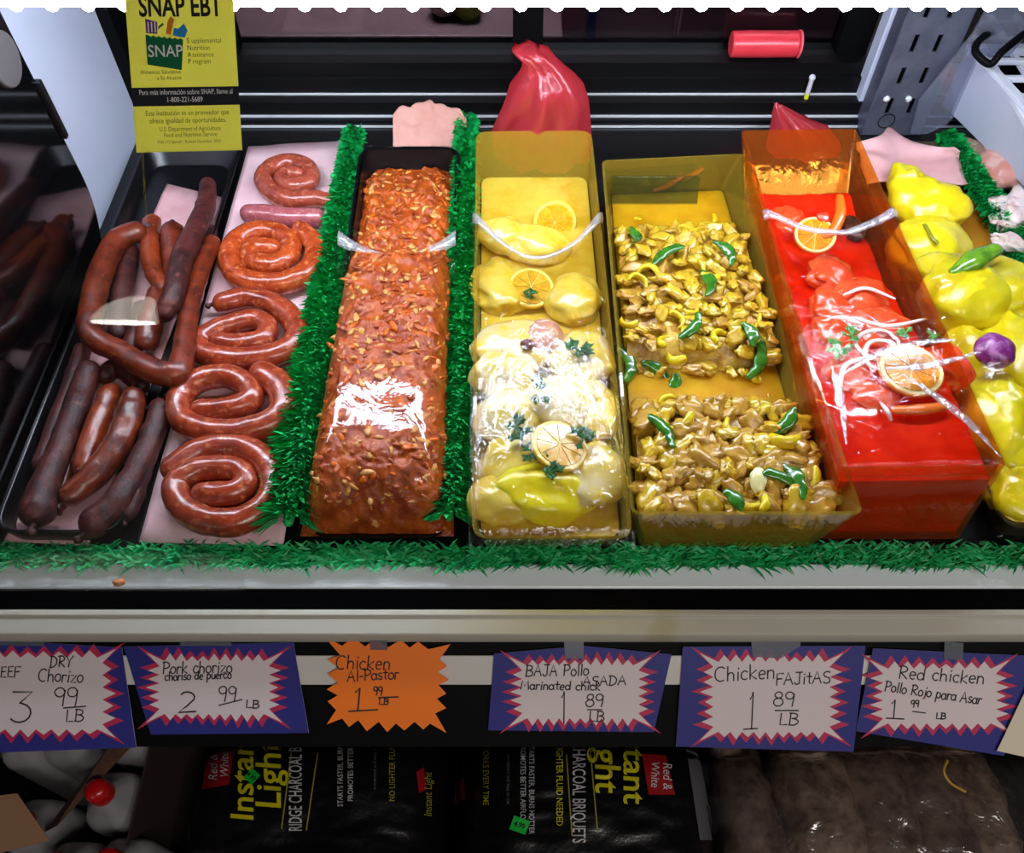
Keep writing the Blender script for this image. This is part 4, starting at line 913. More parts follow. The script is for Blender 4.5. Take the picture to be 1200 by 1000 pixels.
# ------------------------------------------------------------------ right: jamb, slotted bracket, clear guard, white slatted shelf
m = MB(); m.box(aty(990, 140, 1.40).x, aty(1012, 140, 1.40).x, 1.37, 1.403, .012, .47); part(m, 'white_jamb', K['white'], bevel=.002)
bx0, bx1 = aty(1012, 150, 1.33).x, aty(1012, 150, 1.33).x+.105
br = empty('slotted_bracket', ((bx0+bx1)/2, 1.33, 0), 'grey steel upright bracket with rows of slots at the right end', 'bracket')
GS = pbr('galvanized_steel', (120, 124, 142), .42, metal=.6, c2=(104, 108, 128), ns=20)
slots = []
for k in range(6): slots += [(bx0+.028, .06+k*.058), (bx0+.066, .056+k*.058)]
m = MB()
# sheet with real slots: strips between the slot rows
xs = [bx0, bx0+.024, bx0+.032, bx0+.062, bx0+.070, bx1]; zc_ = [.045+k*.058 for k in range(7)]
y0, y1 = 1.326, 1.329
m.box(xs[0], xs[1], y0, y1, .001, .47); m.box(xs[2], xs[3], y0, y1, .001, .47); m.box(xs[4], xs[5], y0, y1, .001, .47)
for a, b in ((xs[1], xs[2]), (xs[3], xs[4])):
    z = .001
    for k in range(7): m.box(a, b, y0, y1, z, .045+k*.058); z = .045+k*.058+.030
    m.box(a, b, y0, y1, z, .47)
m.build('slotted_plate', GS, br)
m = MB(); m.box(bx0-.003, bx0, 1.326, 1.365, .001, .47); m.build('side_flange', GS, br)
m = MB(); m.box(bx0, bx1, 1.338, 1.342, .001, .47); m.build('dark_backing', K['blackmat'], br)
for k, (dx, z) in enumerate(((.018, .075), (.056, .075))):
    m = MB(); m.blob((bx0+dx, 1.324, z), (.006, .004, .006), sub=2, amp=0); m.build('screw', K['steelbright'], br)
m = MB(); m.tube([(bx0+.034+.014*cos(a), 1.3255, .03+.014*sin(a)) for a in [i*pi/10 for i in range(21)]], .0008, 6, n=30); m.build('embossed_ring', K['blackmat'], br)
gx = bx0+.10
yz = [(x, z) for x, z in ((0, .012), (.03, .012), (.055, .03), (.075, .07), (.10, .14), (.13, .24), (.16, .36), (.17, .47), (.05, .47), (.03, .2), (-.01, .08))]
m = MB(); m.loft([[(gx-.02+x, y, z) for x, z in yz] for y in (1.312, 1.318)]); tag(m.build('clear_guard', clear('clear_guard_plastic', (226, 228, 240), .08, .1, .6, body=.16, bc=(200, 204, 222)), bevel=.001), 'curved clear plastic guard beside the slotted bracket', 'guard')
sh = empty('slatted_shelf', (.95, 1.1, .05), 'white slatted metal shelf with tall side plate at top right', 'shelf')
lo0, lo1, hi0, hi1 = Vector((.763, 1.345, .05)), Vector((.900, .89, .05)), Vector((.760, 1.345, .156)), Vector((.850, .89, .156))
off = Vector((.004, .001, 0))
m = MB(); m.hexa([lo0, lo1, hi1, hi0], [p+off for p in (lo0, lo1, hi1, hi0)]); m.build('side_plate', K['white'], sh, bevel=.001)
def sxy(y): return hi0.x+(hi1.x-hi0.x)*(1.345-y)/(1.345-.89)
m = MB(); m.hexa([hi0, hi0+Vector((.016, 0, 0)), hi1+Vector((.016, 0, 0)), hi1], [p+Vector((0, 0, .006)) for p in (hi0, hi0+Vector((.016, 0, 0)), hi1+Vector((.016, 0, 0)), hi1)]); m.build('side_rim', K['whitewire'], sh, bevel=.001)
m = MB(); m.box(hi0.x, 1.3, 1.335, 1.35, .148, .162); m.build('rear_rim', K['whitewire'], sh, bevel=.001)
for k in range(9):
    y = 1.305-k*.05; m = MB(); m.box(sxy(y)+.012, 1.3, y-.005, y+.005, .153, .161); m.build('slat', K['whitewire'], sh, bevel=.001)
for k in range(10):
    x = .795+k*.045; m = MB(); m.box(x-.004, x+.004, .90, 1.34, .146, .153); m.build('wire', K['whitewire'], sh)
m = MB(); m.hexa([(sxy(1.33)+.012, 1.33, .075), (1.3, 1.33, .075), (1.3, .90, .075), (sxy(.90)+.03, .90, .075)], [(sxy(1.33)+.012, 1.33, .078), (1.3, 1.33, .078), (1.3, .90, .078), (sxy(.90)+.03, .90, .078)]); m.build('under_pan', K['black'], sh)
cb = aty(1165, 75, 1.2)
m = MB(); m.tube([aty(1172, 32, 1.34), aty(1150, 45, 1.30), aty(1143, 60, 1.26), aty(1160, 75, 1.24), aty(1175, 60, 1.25), aty(1200, 40, 1.28)], .006, 8, n=40); tag(m.build('black_cable', K['blackmat'], ang=0), 'black cable looped over the white slatted shelf', 'cable')
# ------------------------------------------------------------------ price cards on the sloping front
INK = pbr('marker_ink', (22, 20, 26), .6)
CARD = [pbr('card_blue', (30, 32, 128), .55), pbr('card_red', (190, 34, 82), .55), pbr('card_white', (226, 212, 214), .55), INK, pbr('card_edge', (214, 210, 214), .6)]
TAPE = clear('clear_tape', (225, 226, 232), .25, .08, .5, body=.22, bc=(150, 155, 170))
def star_pts(c, rx, ry, nx, ny, dx, dy, seed):
    """zigzag burst round a rectangle: short spikes along the long sides, longer ones at the ends, long thin corner spikes"""
    rnd = random.Random(seed); pts = []
    x0, x1, y0, y1 = c[0]-rx, c[0]+rx, c[1]-ry, c[1]+ry
    def side(a, b, n, ox, oy):
        a, b = Vector(a), Vector(b)
        for k in range(n):
            p = a+(b-a)*((k+.5)/n); j = rnd.uniform(.7, 1.2)
            pts.append(a+(b-a)*(k/n)); pts.append(p+Vector((ox*j, oy*j)))
        pts.append(b)
    m_ = 6
    for cx, cy, e0, e1, n, ox, oy in ((x0, y0, (x0+m_, y0), (x1-m_, y0), nx, 0, -dy), (x1, y0, (x1, y0+m_), (x1, y1-m_), ny, dx, 0), (x1, y1, (x1-m_, y1), (x0+m_, y1), nx, 0, dy), (x0, y1, (x0, y1-m_), (x0, y0+m_), ny, -dx, 0)):
        pts.append(Vector((cx+(dx*1.15 if cx > c[0] else -dx*1.15), cy+(dy*1.3 if cy > c[1] else -dy*1.3)))); side(e0, e1, n, ox, oy)
    return [(p.x, p.y) for p in pts]
def flat_poly(mb, pts, P, off, mi):
    mb.add([onp(u, v, P[0]+P[1]*off, P[1]) for u, v in pts], [list(range(len(pts)-1, -1, -1))], mi)
def slab(mb, pts, P, off, th, mi, mie):
    a = [onp(u, v, P[0]+P[1]*off, P[1]) for u, v in pts]; b = [p+P[1]*th for p in a]
    n = len(pts); o = len(mb.v); mb.add(b, [list(range(n-1, -1, -1))], mi); mb.add(a, [list(range(n))], mie)
    mb.add(a+b, [[k, k+n, (k+1) % n+n, (k+1) % n] for k in range(n)], mie)
def card(corner, star, lines, label, tilt=0, tape=None, layer=0, top_mid=None):
    base = .0045+layer*.0012
    P = (PA+PN*base, PN); m = MB()
    pts = list(corner[:1])+([top_mid] if top_mid else [])+list(corner[1:])
    slab(m, pts, P, 0, .0008, 0, 4)
    flat_poly(m, star_pts(*star[0]), P, .00095, 1); flat_poly(m, star_pts(*star[1]), P, .0011, 2)
    for l in lines:
        if l[0] == '_':
            _, u0, v0, u1, v1, w = l; q = [(u0, v0-w/2), (u1, v1-w/2), (u1, v1+w/2), (u0, v0+w/2)]; V = [onp(u, v, P[0]+P[1]*.0013, P[1]) for u, v in q]; m.add(V, [[3, 2, 1, 0]], 3)
        else:
            s, u, v, h, kw = l; write(m, s, u, v, h, P, .0013, 3, **kw)
    o = m.build('price_card', CARD, smooth=False); tag(o, label, 'price card', 'price cards along the case front')
    if tape:
        t = MB(); slab(t, tape, P, .0016, .0003, 0, 0); t.build('tape_strip', TAPE, parent=o, smooth=False)
    return o
def st(c, rx, ry, nx, ny, seed):
    return ((c, rx+5, ry+4, nx, ny, 19, 11, seed), (c, rx, ry, nx, ny, 14, 8, seed))
T = 1.7
card([(-62, 747), (143, 759), (160, 876), (-58, 884)], st((42, 813), 78, 42, 8, 5, 1), [
    ('BEEF', -9, 794, 13, dict(sx=1.0)), ('DRY', 58, 782, 13, dict(sx=1.0)), ('Chorizo', 44, 798, 15, dict(sx=1.0, rot=3)), ('3', 12, 846, 36, dict(sx=1.1, thick=2)), ('99', 62, 828, 22, dict(sx=1.2)),
    ('_', 74, 830, 101, 828, 1.6), ('LB', 77, 846, 14, dict(sx=1.2))], 'blue bordered price card for beef dry chorizo at 3.99', tape=[(0, 744), (50, 745), (52, 757), (0, 757)])
card([(145, 758), (344, 753), (362, 859), (177, 861)], st((251, 806), 64, 31, 9, 5, 2), [
    ('Pork chorizo', 190, 790, 14, dict(sx=1.0, rot=-1)), ('choriso de puerco', 193, 798, 10, dict(sx=.95, rot=-2)), ('2', 208, 835, 25, dict(sx=1.3, thick=2)), ('99', 255, 822, 18, dict(sx=1.1)), ('_', 256, 827, 284, 820, 1.6), ('LB', 288, 830, 9, dict(sx=1.4))],
     'blue bordered price card for pork chorizo at 2.99', layer=1, tape=[(211, 744), (270, 744), (271, 757), (211, 757)])
# orange burst card
ORC = [pbr('card_orange', (255, 124, 6), .5), INK]
m = MB(); P = (PA+PN*.0065, PN)
pts = [(380, 746), (401, 757), (414, 747), (428, 758), (440, 748), (454, 759), (470, 750), (480, 759), (490, 752), (502, 761), (528, 755), (515, 773), (524, 781), (513, 788), (526, 797), (514, 803), (523, 813), (512, 819), (523, 830), (510, 836), (523, 859), (504, 848), (496, 855), (486, 846), (474, 856), (464, 848), (454, 858), (444, 846), (430, 857), (420, 844), (409, 852), (401, 842), (383, 849), (394, 832), (384, 822), (396, 815), (383, 808), (396, 800), (384, 790), (397, 783), (384, 773), (399, 768)]
cx, cy = 455, 803
a = [onp(u, v, P[0], P[1]) for u, v in pts]; n = len(pts)
m.add([p+P[1]*.0008 for p in a], [list(range(n-1, -1, -1))], 0); m.add(a, [list(range(n))], 0)
m.add(a+[p+P[1]*.0008 for p in a], [[k, k+n, (k+1) % n+n, (k+1) % n] for k in range(n)], 0)
for s, u, v, h, kw in [('Chicken', 393, 784, 16, dict(sx=1.1, rot=1)), ('Al-Pastor', 407, 799, 13, dict(sx=1.05, rot=-3)), ('1', 413, 833, 27, dict(sx=1.2, thick=2)), ('99', 437, 815, 10, dict(sx=1.0)), ('LB', 444, 826, 7, dict(sx=1.3))]: write(m, s, u, v, h, P, .0011, 1, **kw)
for u0, v0, u1, v1 in ((408, 834, 443, 832), (443, 818, 467, 817)):
    V = [onp(u, v, P[0]+P[1]*.0011, P[1]) for u, v in ((u0, v0-.9), (u1, v1-.9), (u1, v1+.9), (u0, v0+.9))]; m.add(V, [[3, 2, 1, 0]], 1)
o = m.build('price_card', ORC, smooth=False); tag(o, 'orange starburst price card for chicken al pastor at 1.99', 'price card', 'price cards along the case front')
t = MB(); slab(t, [(433, 742), (453, 742), (454, 762), (434, 762)], P, .0016, .0003, 0, 0); t.build('tape_strip', TAPE, parent=o, smooth=False)
card([(579, 766), (787, 767), (766, 858), (572, 856)], st((680, 811), 68, 31, 10, 5, 4), [
    ('BAJA Pollo', 616, 793, 13, dict(sx=1.05, rot=-1)), ('ASADA', 683, 804, 11, dict(sx=1.3, rot=-1)), ('Marinated chick', 610, 808, 10, dict(sx=1.25, rot=1)), ('1', 657, 849, 38, dict(sx=.5, slant=0)), ('89', 686, 829, 15, dict(sx=1.25)), ('_', 688, 832, 706, 832, 1.5), ('LB', 690, 846, 12, dict(sx=1.2))],
     'blue bordered price card for baja marinated chicken asada at 1.89', top_mid=(683, 757), tape=[(661, 752), (684, 752), (684, 772), (662, 772)])
card([(800, 758), (1014, 757), (1000, 881), (792, 875)], st((904, 817), 68, 41, 9, 6, 5), [
    ('Chicken', 837, 799, 17, dict(sx=1.15, rot=-3)), ('FAJitAS', 909, 803, 14, dict(sx=1.15, rot=-2)), ('1', 876, 855, 44, dict(sx=.5, slant=.05)), ('_', 871, 855, 888, 854, 1.6), ('89', 906, 828, 17, dict(sx=1.3)), ('_', 908, 833, 936, 833, 1.6), ('LB', 913, 850, 14, dict(sx=1.3))],
     'blue bordered price card for chicken fajitas at 1.89', tape=[(880, 748), (938, 750), (938, 757), (915, 772), (882, 770)])
card([(1023, 760), (1214, 769), (1176, 886), (1003, 857)], st((1101, 816), 66, 32, 8, 5, 6), [
    ('Red chicken', 1052, 795, 15, dict(sx=1.2, rot=4)), ('Pollo Rojo para Asar', 1036, 810, 12, dict(sx=.98, rot=8)), ('1', 1043, 842, 22, dict(sx=.9)), ('_', 1038, 842, 1060, 843, 1.6), ('99', 1067, 829, 8, dict(sx=1.1)), ('_', 1069, 834, 1085, 836, 1.4), ('LB', 1097, 843, 7, dict(sx=1.3))],
     'blue bordered price card for red chicken at 1.99', layer=1, tape=[(1107, 752), (1129, 754), (1128, 774), (1106, 772)])
m = MB(); slab(m, [(1206, 800), (1260, 800), (1260, 900), (1168, 880)], (PA+PN*.010, PN), 0, .0008, 0, 0); tag(m.build('blank_card', pbr('card_cream', (222, 212, 188), .6), smooth=False), 'blank cream card overlapping the red chicken price card at right', 'card')
m = MB(); c = at(140, 684, .002); m.blob(c+Vector((0, 0, .003)), (.007, .005, .004), (0, 0, .2), .35, 1.5, 1, 3); tag(m.build('food_crumb', pbr('orange_crumb', (206, 112, 32), .4), ang=0), 'orange food crumb on the front edge of the case', 'crumb')

# ------------------------------------------------------------------ SNAP EBT notice taped on the left glass
SN = Vector((0, -.576, .818)).normalized()
SO = ray(215, 90)*.715+Vector((0, 0, CZ)); SPL = (SO, SN)
MS = [thinbag('notice_yellow_green', (238, 234, 128), .0), INK, pbr('notice_black', (28, 30, 38), .5), pbr('notice_white', (236, 236, 236), .5), pbr('notice_green', (8, 104, 62), .5), pbr('notice_purple', (110, 50, 130), .5), pbr('notice_orange', (226, 130, 40), .5), pbr('notice_blue', (40, 140, 210), .5), pbr('notice_grey_green', (88, 100, 30), .5)]
m = MB()
cor = {(0, 0): (160, 179), (1, 0): (284, 176), (0, 1): (144, -32), (1, 1): (271.5, -32)}
def sp(x, y, off):
    """x 0..127 across, y up from the bottom edge in photograph units"""
    s, t_ = x/127, y/211
    u = (160*(1-s)+284*s)*(1-t_)+(144*(1-s)+271.5*s)*t_; v = (179*(1-s)+176*s)*(1-t_)+(-32)*t_
    return onp(u, v, SPL[0]+SPL[1]*off, SPL[1])
def sbox(x0, x1, y0, y1, off, mi): m.add([sp(x0, y0, off), sp(x1, y0, off), sp(x1, y1, off), sp(x0, y1, off)], [[0, 1, 2, 3]], mi)
def stext(s, x, y, size, mi, sx=1.0, align='CENTER', bold=0, shear=0, off=.0009, spacing=1.0):
    vs, fs = font_geo(s, size, sx, shear, align, bold, spacing); m.add([sp(x+p.x, y+p.y, off) for p in vs], fs, mi)
a = [sp(*c, 0) for c in ((0, 0), (127, 0), (127, 211), (0, 211))]; b = [sp(*c, .0006) for c in ((0, 0), (127, 0), (127, 211), (0, 211))]
m.hexa(a, b, 0)
stext('SNAP EBT', 64, 160, 34, 1, .66, bold=.024)
sbox(0, 127, 54, 76, .0008, 2)
stext('Para m\u00e1s informaci\u00f3n sobre SNAP, llame al', 64, 67.5, 8.6, 3, .74, bold=.004, off=.0011); stext('1-800-221-5689', 62, 58.5, 8.6, 3, .78, bold=.004, off=.0011)
stext('Esta instituci\u00f3n es un proveedor que', 64, 43, 8.4, 8, .80, bold=.003); stext('ofrece igualdad de oportunidades.', 64, 34, 8.4, 8, .80, bold=.003)
stext('U.S. Department of Agriculture', 66, 24.5, 7.2, 8, .8); stext('Food and Nutrition Service', 66, 17.5, 7.2, 8, .8); stext('FNS-112 Spanish \u00b7 Revised December 2010', 64, 10, 5, 8, .86)
def spoly(pts, off, mi): m.add([sp(x, y, off) for x, y in pts], [list(range(len(pts)))], mi)
spoly([(21, 103), (61, 96), (65, 132)]+[(65-(44*k/14), 132.5+(.8 if k % 2 else -1)+k*.35) for k in range(1, 14)]+[(21, 138)], .0009, 4)
stext('SNAP', 43, 112, 20, 3, .86, bold=.008, off=.0012)
spoly([(22, 140), (35, 139), (36, 153), (22, 157)], .0009, 5)
for x in (25, 29, 33): spoly([(x-.7, 141), (x+.7, 141), (x+.7, 153), (x-.7, 153)], .0011, 3)
spoly([(36, 144), (44, 150), (42, 152), (37, 148)], .0009, 4); spoly([(45, 139), (51, 138), (56, 156), (52, 160), (48, 153)], .0009, 6); spoly([(53, 137), (67, 134), (71, 143), (67, 151), (60, 145), (55, 146)], .0009, 7)
for i, (w, y) in enumerate((('Supplemental', 128), ('Nutrition', 119.5), ('Assistance', 111.5), ('Program', 103.5))):
    stext(w[0], 69, y, 8.4, 1, .8, 'LEFT', bold=.006); stext(w[1:], 74.5, y, 8.4, 8, .86, 'LEFT')
stext('Alimentos Saludables', 60, 92, 6.6, 8, .86, 'RIGHT'); stext('a Su Alcance', 60, 85, 6.6, 8, .86, 'RIGHT')
tag(m.build('benefits_notice', MS, smooth=False), 'yellow-green food benefits notice taped on the glass at upper left', 'notice')

# ------------------------------------------------------------------ below the case: charcoal bags, bottles in boxes, clear bag
BLK = pbr('black_bag_plastic', (12, 12, 14), .3, bump=.5, bs=30, coat=.2, cr=.2)
CM = [BLK, pbr('bag_yellow', (206, 196, 20), .45), pbr('bag_white', (190, 190, 190), .5), pbr('bag_red', (150, 16, 24), .45), pbr('bag_grey_panel', (92, 92, 96), .5), pbr('bag_gold', (150, 140, 40), .5)]
STK = [pbr('sticker_green', (20, 190, 60), .5), INK]
ZB = -.40
def charcoal(name, uL, uR, y0, y1, flip, items, label, sticker, seed):
    xa, xb = at(uL, 930, ZB).x, at(uR, 930, ZB).x
    def hz(x, y):
        s, t_ = (x-xa)/(xb-xa), (y-y0)/(y1-y0)
        ex = max(0, 1-abs(2*s-1)**5); ey = max(0, 1-abs(2*t_-1)**6)
        return -.60+(ZB+.60)*(ex*ey)**.42+.006*nz((x, y, 0), 14, seed)*ex*ey+.003*nz((x*.6, y*2, 0), 40, seed)*ex*ey
    m = MB(); n = 70
    m.grid(n, n, lambda s, t_: Vector((xa+(xb-xa)*s, y0+(y1-y0)*t_, hz(xa+(xb-xa)*s, y0+(y1-y0)*t_))))
    m.grid(2, n, lambda s, t_: Vector((xa+(xb-xa)*s, y0+(y1-y0)*t_, -.618+.0001*s)))
    def spot(u, v, up=.002):
        z = ZB
        for _ in range(5): p = at(u, v, z); z = hz(p.x, p.y)
        return Vector((p.x, p.y, z+up))
    for it in items:
        k = it[0]
        if k == 't':      # text running up (left bag) or down (right bag) the picture
            _, s, u, v, size, sx, mi, bold, sh, al = it
            vs, fs = font_geo(s, size, sx, sh, al, bold)
            bmx = bmesh.new(); bv = [bmx.verts.new(p) for p in vs]
            for f in fs:
                try: bmx.faces.new([bv[i] for i in f])
                except ValueError: pass
            bmesh.ops.triangulate(bmx, faces=bmx.faces[:])
            for _ in range(2):
                lg = [e for e in bmx.edges if e.calc_length() > size*.5]
                if not lg: break
                bmesh.ops.subdivide_edges(bmx, edges=lg, cuts=1)
                bmesh.ops.triangulate(bmx, faces=[f for f in bmx.faces if len(f.verts) > 3])
            bmx.verts.index_update()
            if flip < 0: V = [spot(u-p.co.y, v-p.co.x, .0025) for p in bmx.verts]     # reads bottom to top
            else: V = [spot(u+p.co.y, v+p.co.x, .0025) for p in bmx.verts]
            m.add(V, [[q.index for q in f.verts] for f in bmx.faces], mi); bmx.free()
        elif k == 'q':
            _, pts, mi, up = it; a, b, c, d = [Vector(p) for p in pts]; nx = 8
            def F(s, t_): p = (a*(1-s)+b*s)*(1-t_)+(d*(1-s)+c*s)*t_; return spot(p.x, p.y, up)
            m.grid(nx, nx, F, mi)
    o = m.build(name, CM, ang=60); tag(o, label, 'charcoal bag', 'charcoal bags under the case')
    if sticker:
        u, v, ang, w, h, s = sticker; q = MB(); ca, sa = cos(radians(ang)), sin(radians(ang))
        def SPt(x, y, up): return spot(u+x*ca+y*sa, v+x*sa-y*ca, up)
        q.grid(4, 4, lambda a_, b_: SPt((a_-.5)*w, (b_-.5)*h, .004), 0); vs, fs = font_geo(s, h*.55, .8, 0, 'CENTER', .01)
        q.add([SPt(p.x, p.y-h*.2, .005) for p in vs], fs, 1); q.build('price_sticker', STK, parent=o, smooth=False)['label'] = 'small bright green price sticker'
    return o
charcoal('charcoal_bag', 196, 524, -.02, .40, -1, [
    ('q', [(214, 868), (232, 868), (222, 985), (200, 985)], 4, .002), ('q', [(243, 882), (275, 872), (269, 920), (237, 926)], 3, .002),
    ('t', 'Red &', 255, 900, 15, .85, 2, .004, .2, 'CENTER'), ('t', 'White', 268, 897, 14, .85, 2, .004, .2, 'CENTER'),
    ('t', 'Instant', 297, 964, 38, 1.06, 1, .014, .08, 'LEFT'), ('t', 'Light', 329, 950, 42, .98, 1, .014, .08, 'LEFT'), ('t', 'RIDGE CHARCOAL BRIQUETS', 354, 975, 22, .48, 2, .006, 0, 'LEFT'),
    ('q', [(343, 868), (344.5, 868), (331, 972), (329.5, 972)], 5, .002), ('q', [(374, 868), (375.5, 868), (360, 974), (358.5, 974)], 5, .002),
    ('t', 'STARTS FASTER, BURNS HOTTER', 402, 946, 9, .8, 2, .002, 0, 'LEFT'), ('t', 'PROMOTES BETTER AIRFLOW', 414, 940, 9, .8, 2, .002, 0, 'LEFT'), ('t', 'convenient and easy to use', 441, 926, 6, .9, 4, 0, 0, 'LEFT'),
    ('t', 'NO LIGHTER FLUID', 463, 940, 10, .8, 5, .002, 0, 'LEFT'), ('q', [(488, 905), (497, 900), (500, 926), (491, 930)], 3, .002), ('t', 'Instant Light', 506, 958, 13, .8, 5, .003, .2, 'LEFT')],
    'black charcoal bag whose yellow lettering reads upward, left of the pair', (296, 911, 40, 13, 15, '4.99'), 3)
charcoal('charcoal_bag', 528, 852, -.02, .40, 1, [
    ('q', [(530, 917), (544, 912), (545, 938), (531, 942)], 3, .002),
    ('t', 'WORKS EVERY TIME', 566, 872, 10, .8, 5, .002, 0, 'LEFT'), ('t', 'convenient and easy to use', 594, 884, 6, .9, 4, 0, 0, 'LEFT'),
    ('t', 'PROMOTES BETTER AIRFLOW', 610, 872, 9, .8, 2, .002, 0, 'LEFT'), ('t', 'STARTS FASTER, BURNS HOTTER', 620, 872, 9, .8, 2, .002, 0, 'LEFT'), ('t', 'NO LIGHTER FLUID NEEDED', 652, 856, 11, .8, 1, .003, 0, 'LEFT'),
    ('t', 'CHARCOAL BRIQUETS', 671, 870, 22, .53, 2, .006, 0, 'LEFT'), ('q', [(662, 870), (663.5, 870), (671, 980), (669.5, 980)], 5, .002), ('q', [(690, 870), (691.5, 870), (701, 976), (699.5, 976)], 5, .002),
    ('t', 'Light', 698, 848, 42, .98, 1, .014, .08, 'LEFT'), ('t', 'Instant', 731, 832, 38, 1.06, 1, .014, .08, 'LEFT'),
    ('q', [(752, 884), (780, 886), (791, 932), (760, 932)], 3, .002), ('t', 'Red &', 777, 910, 15, .85, 2, .004, .2, 'CENTER'), ('t', 'White', 763, 908, 14, .85, 2, .004, .2, 'CENTER'), ('q', [(804, 878), (826, 884), (846, 985), (820, 985)], 4, .002)],
    'black charcoal bag whose yellow lettering reads downward, right of the pair', (609, 968, 20, 20, 17, '4.99'), 8)
# white bottles with red caps in open cartons
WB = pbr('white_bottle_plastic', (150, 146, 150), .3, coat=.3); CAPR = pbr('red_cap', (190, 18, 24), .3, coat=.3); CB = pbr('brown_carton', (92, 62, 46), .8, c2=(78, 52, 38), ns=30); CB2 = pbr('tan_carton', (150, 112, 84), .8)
def bottle(u, v, label, ztop=-.30, w=.034):
    c = at(u, v, ztop); b = empty('bottle', (c.x, c.y, -.62), label, 'bottle', 'white bottles in the cartons')
    m = MB(); rings = []
    for z, k, rr in ((-.62, .96, .012), (-.60, 1, .014), (-.37, 1, .014), (-.352, .96, .016), (-.338, .82, .014), (-.322, .46, .012), (-.31, .36, .011)):
        z = z+(ztop+.30); q = [Vector((c.x+sx_*w*k*1.0, c.y+sy_*w*k*1.15, z)) for sx_, sy_ in ((-1, -1), (1, -1), (1, 1), (-1, 1))]
        R = rring(q, min(rr*1.4, w*k*.95), 6)
        rings.append([Vector((c.x+(p.x-c.x)*(1-.03*(i % 2)*(1 if k < .95 and k > .4 else 0)), c.y+(p.y-c.y)*(1-.03*(i % 2)*(1 if .4 < k < .95 else 0)), p.z)) for i, p in enumerate(R)])
    m.loft(rings, True, True); m.build('bottle_body', WB, b, ang=60)
    m = MB(); m.loft([[Vector((c.x+r*cos(2*pi*k/28), c.y+r*sin(2*pi*k/28), z+(ztop+.30))) for k in range(28)] for r, z in ((.0165, -.315), (.0165, -.295), (.0145, -.286), (.008, -.282))], True, True); m.build('bottle_cap', CAPR, b, ang=50)
for u, v, lab in ((116, 928, 'white bottle with red cap standing alone right of the carton flap'), (128, 1010, 'red capped white bottle at the bottom edge in front of the lone one'), (14, 855, 'white bottle at the far left under the beef price card'), (66, 852, 'white bottle second from the left under the beef price card'),
                  (22, 962, 'white bottle behind the tan carton flap at lower left'), (140, 846, 'white bottle half hidden by the pork chorizo price card'), (66, 1015, 'white bottle at the bottom edge left of the red caps')):
    bottle(u, v, lab)
cx = at(90, 930, -.4)
bx = empty('carton', (cx.x, cx.y, -.62), 'brown open carton around the white bottles', 'carton')
def wall(P, Q, z0, z1, mat, name, th=.003):
    P, Q = Vector(P), Vector(Q); n = Vector((-(Q-P).y, (Q-P).x)).normalized()*th; m = MB()
    m.hexa([(P.x, P.y, z0), (Q.x, Q.y, z0), (Q.x+n.x, Q.y+n.y, z0), (P.x+n.x, P.y+n.y, z0)], [(P.x, P.y, z1), (Q.x, Q.y, z1), (Q.x+n.x, Q.y+n.y, z1), (P.x+n.x, P.y+n.y, z1)]); return m.build(name, mat, bx)
x1 = at(196, 930, ZB).x-.012
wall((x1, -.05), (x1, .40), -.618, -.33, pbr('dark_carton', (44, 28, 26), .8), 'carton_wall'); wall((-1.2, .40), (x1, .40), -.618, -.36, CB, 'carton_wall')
a, b = at(152, 878, -.30), at(60, 972, -.30); m = MB(); p4 = [at(130, 872, -.30), at(156, 872, -.30), at(66, 968, -.30), at(52, 975, -.33)]
m.hexa([p+Vector((0, 0, -.002)) for p in p4], p4); m.build('carton_flap', CB, bx)
p4 = [at(-20, 935, -.27), at(20, 930, -.27), at(58, 985, -.29), at(-20, 1005, -.29)]; m = MB(); m.hexa([p+Vector((0, 0, -.002)) for p in p4], p4); m.build('carton_flap', CB2, bx)['label'] = 'tan carton flap'
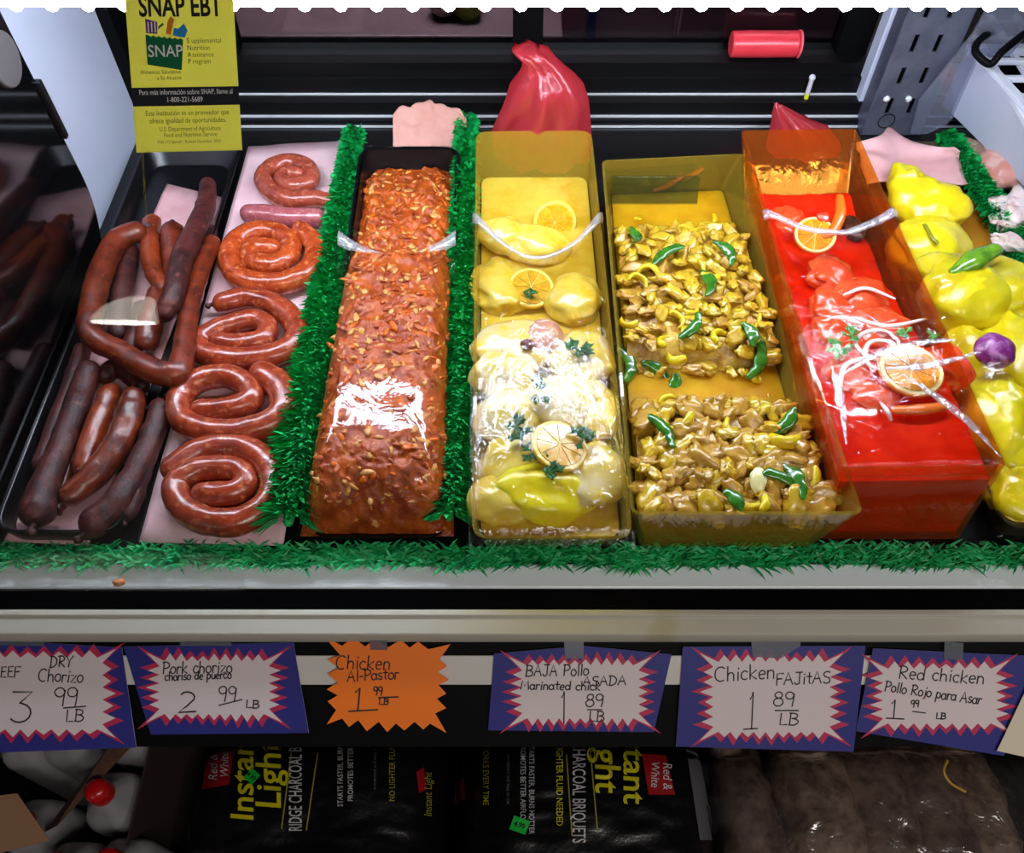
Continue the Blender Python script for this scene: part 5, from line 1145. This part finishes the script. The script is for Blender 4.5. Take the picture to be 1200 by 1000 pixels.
# clear bag of brown bundles at the right
xa, xb = at(860, 930, -.4).x, at(1215, 930, -.4).x
BR = [pbr('brown_bundle', (228, 198, 176), .45, c2=(136, 104, 88), ns=26, c3=(214, 184, 158), ns3=34, lo3=.52, hi3=.72, bump=.6, bs=50), pbr('dark_bundle', (196, 164, 150), .45, c2=(112, 88, 82), ns=22, c3=(140, 108, 86), ns3=34, lo3=.6, hi3=.76, bump=.6, bs=50)]
G = 'brown bundles in the clear bag'
for i, (u, v, r, mi, lab) in enumerate(((905, 985, .05, 1, 'small dark brown bundle at the left end of the clear bag'), (985, 960, .062, 0, 'pale streaked brown bundle second from left in the clear bag'), (1060, 950, .056, 1, 'dark brown bundle in the middle of the clear bag'), (1125, 960, .058, 1, 'purplish brown bundle right of the middle of the clear bag'), (1180, 960, .056, 0, 'tan brown bundle at the right end of the clear bag'))):
    c = at(u, v, -.42); m = MB(); m.tube([(c.x, c.y+.16, -.62+r+.005), (c.x, c.y+.04, -.62+r+.045), (c.x, c.y-.1, -.62+r+.05)], [r*.8, r, r*.9], 20, n=26, bump=.012, bf=18, seed=i); tag(m.build('brown_bundle', BR[mi], ang=0), lab, 'bundle', G)
PLB = clear('clear_bag_plastic', (244, 242, 240), .22, .20, .8, bump=1.0, bs=26, dist=1.5, body=.08, bc=(150, 140, 135))
def cbz(s, t_): 
    ex = max(0, 1-abs(2*s-1)**3.2); ey = max(0, 1-abs(2*t_-1)**4); return -.615+.25*(ex*ey)**.45
m = MB(); m.grid(120, 100, lambda s, t_: Vector((xa-.02+(xb-xa+.12)*s, -.06+.45*t_, cbz(s, t_)+.010*nz((s*8, t_*4, 0), 1.3, 2)+.012*(.5-abs(nz((s*16, t_*7, 0), 1, 3)))+.006*(.5-abs(nz((s*34, t_*14, 0), 1, 5))))))
cbg = m.build('clear_plastic_bag', PLB, ang=0, solid=.0006); tag(cbg, 'large clear plastic bag over brown bundles at lower right', 'bag')
m = MB(); m.tube([at(1110, 892, -.335), at(1106, 904, -.33), at(1114, 918, -.335), at(1131, 928, -.34)], .002, 6, n=20); m.build('twist_tie', pbr('yellow_tie', (190, 150, 50), .5), parent=cbg)['label'] = 'yellow twist tie'
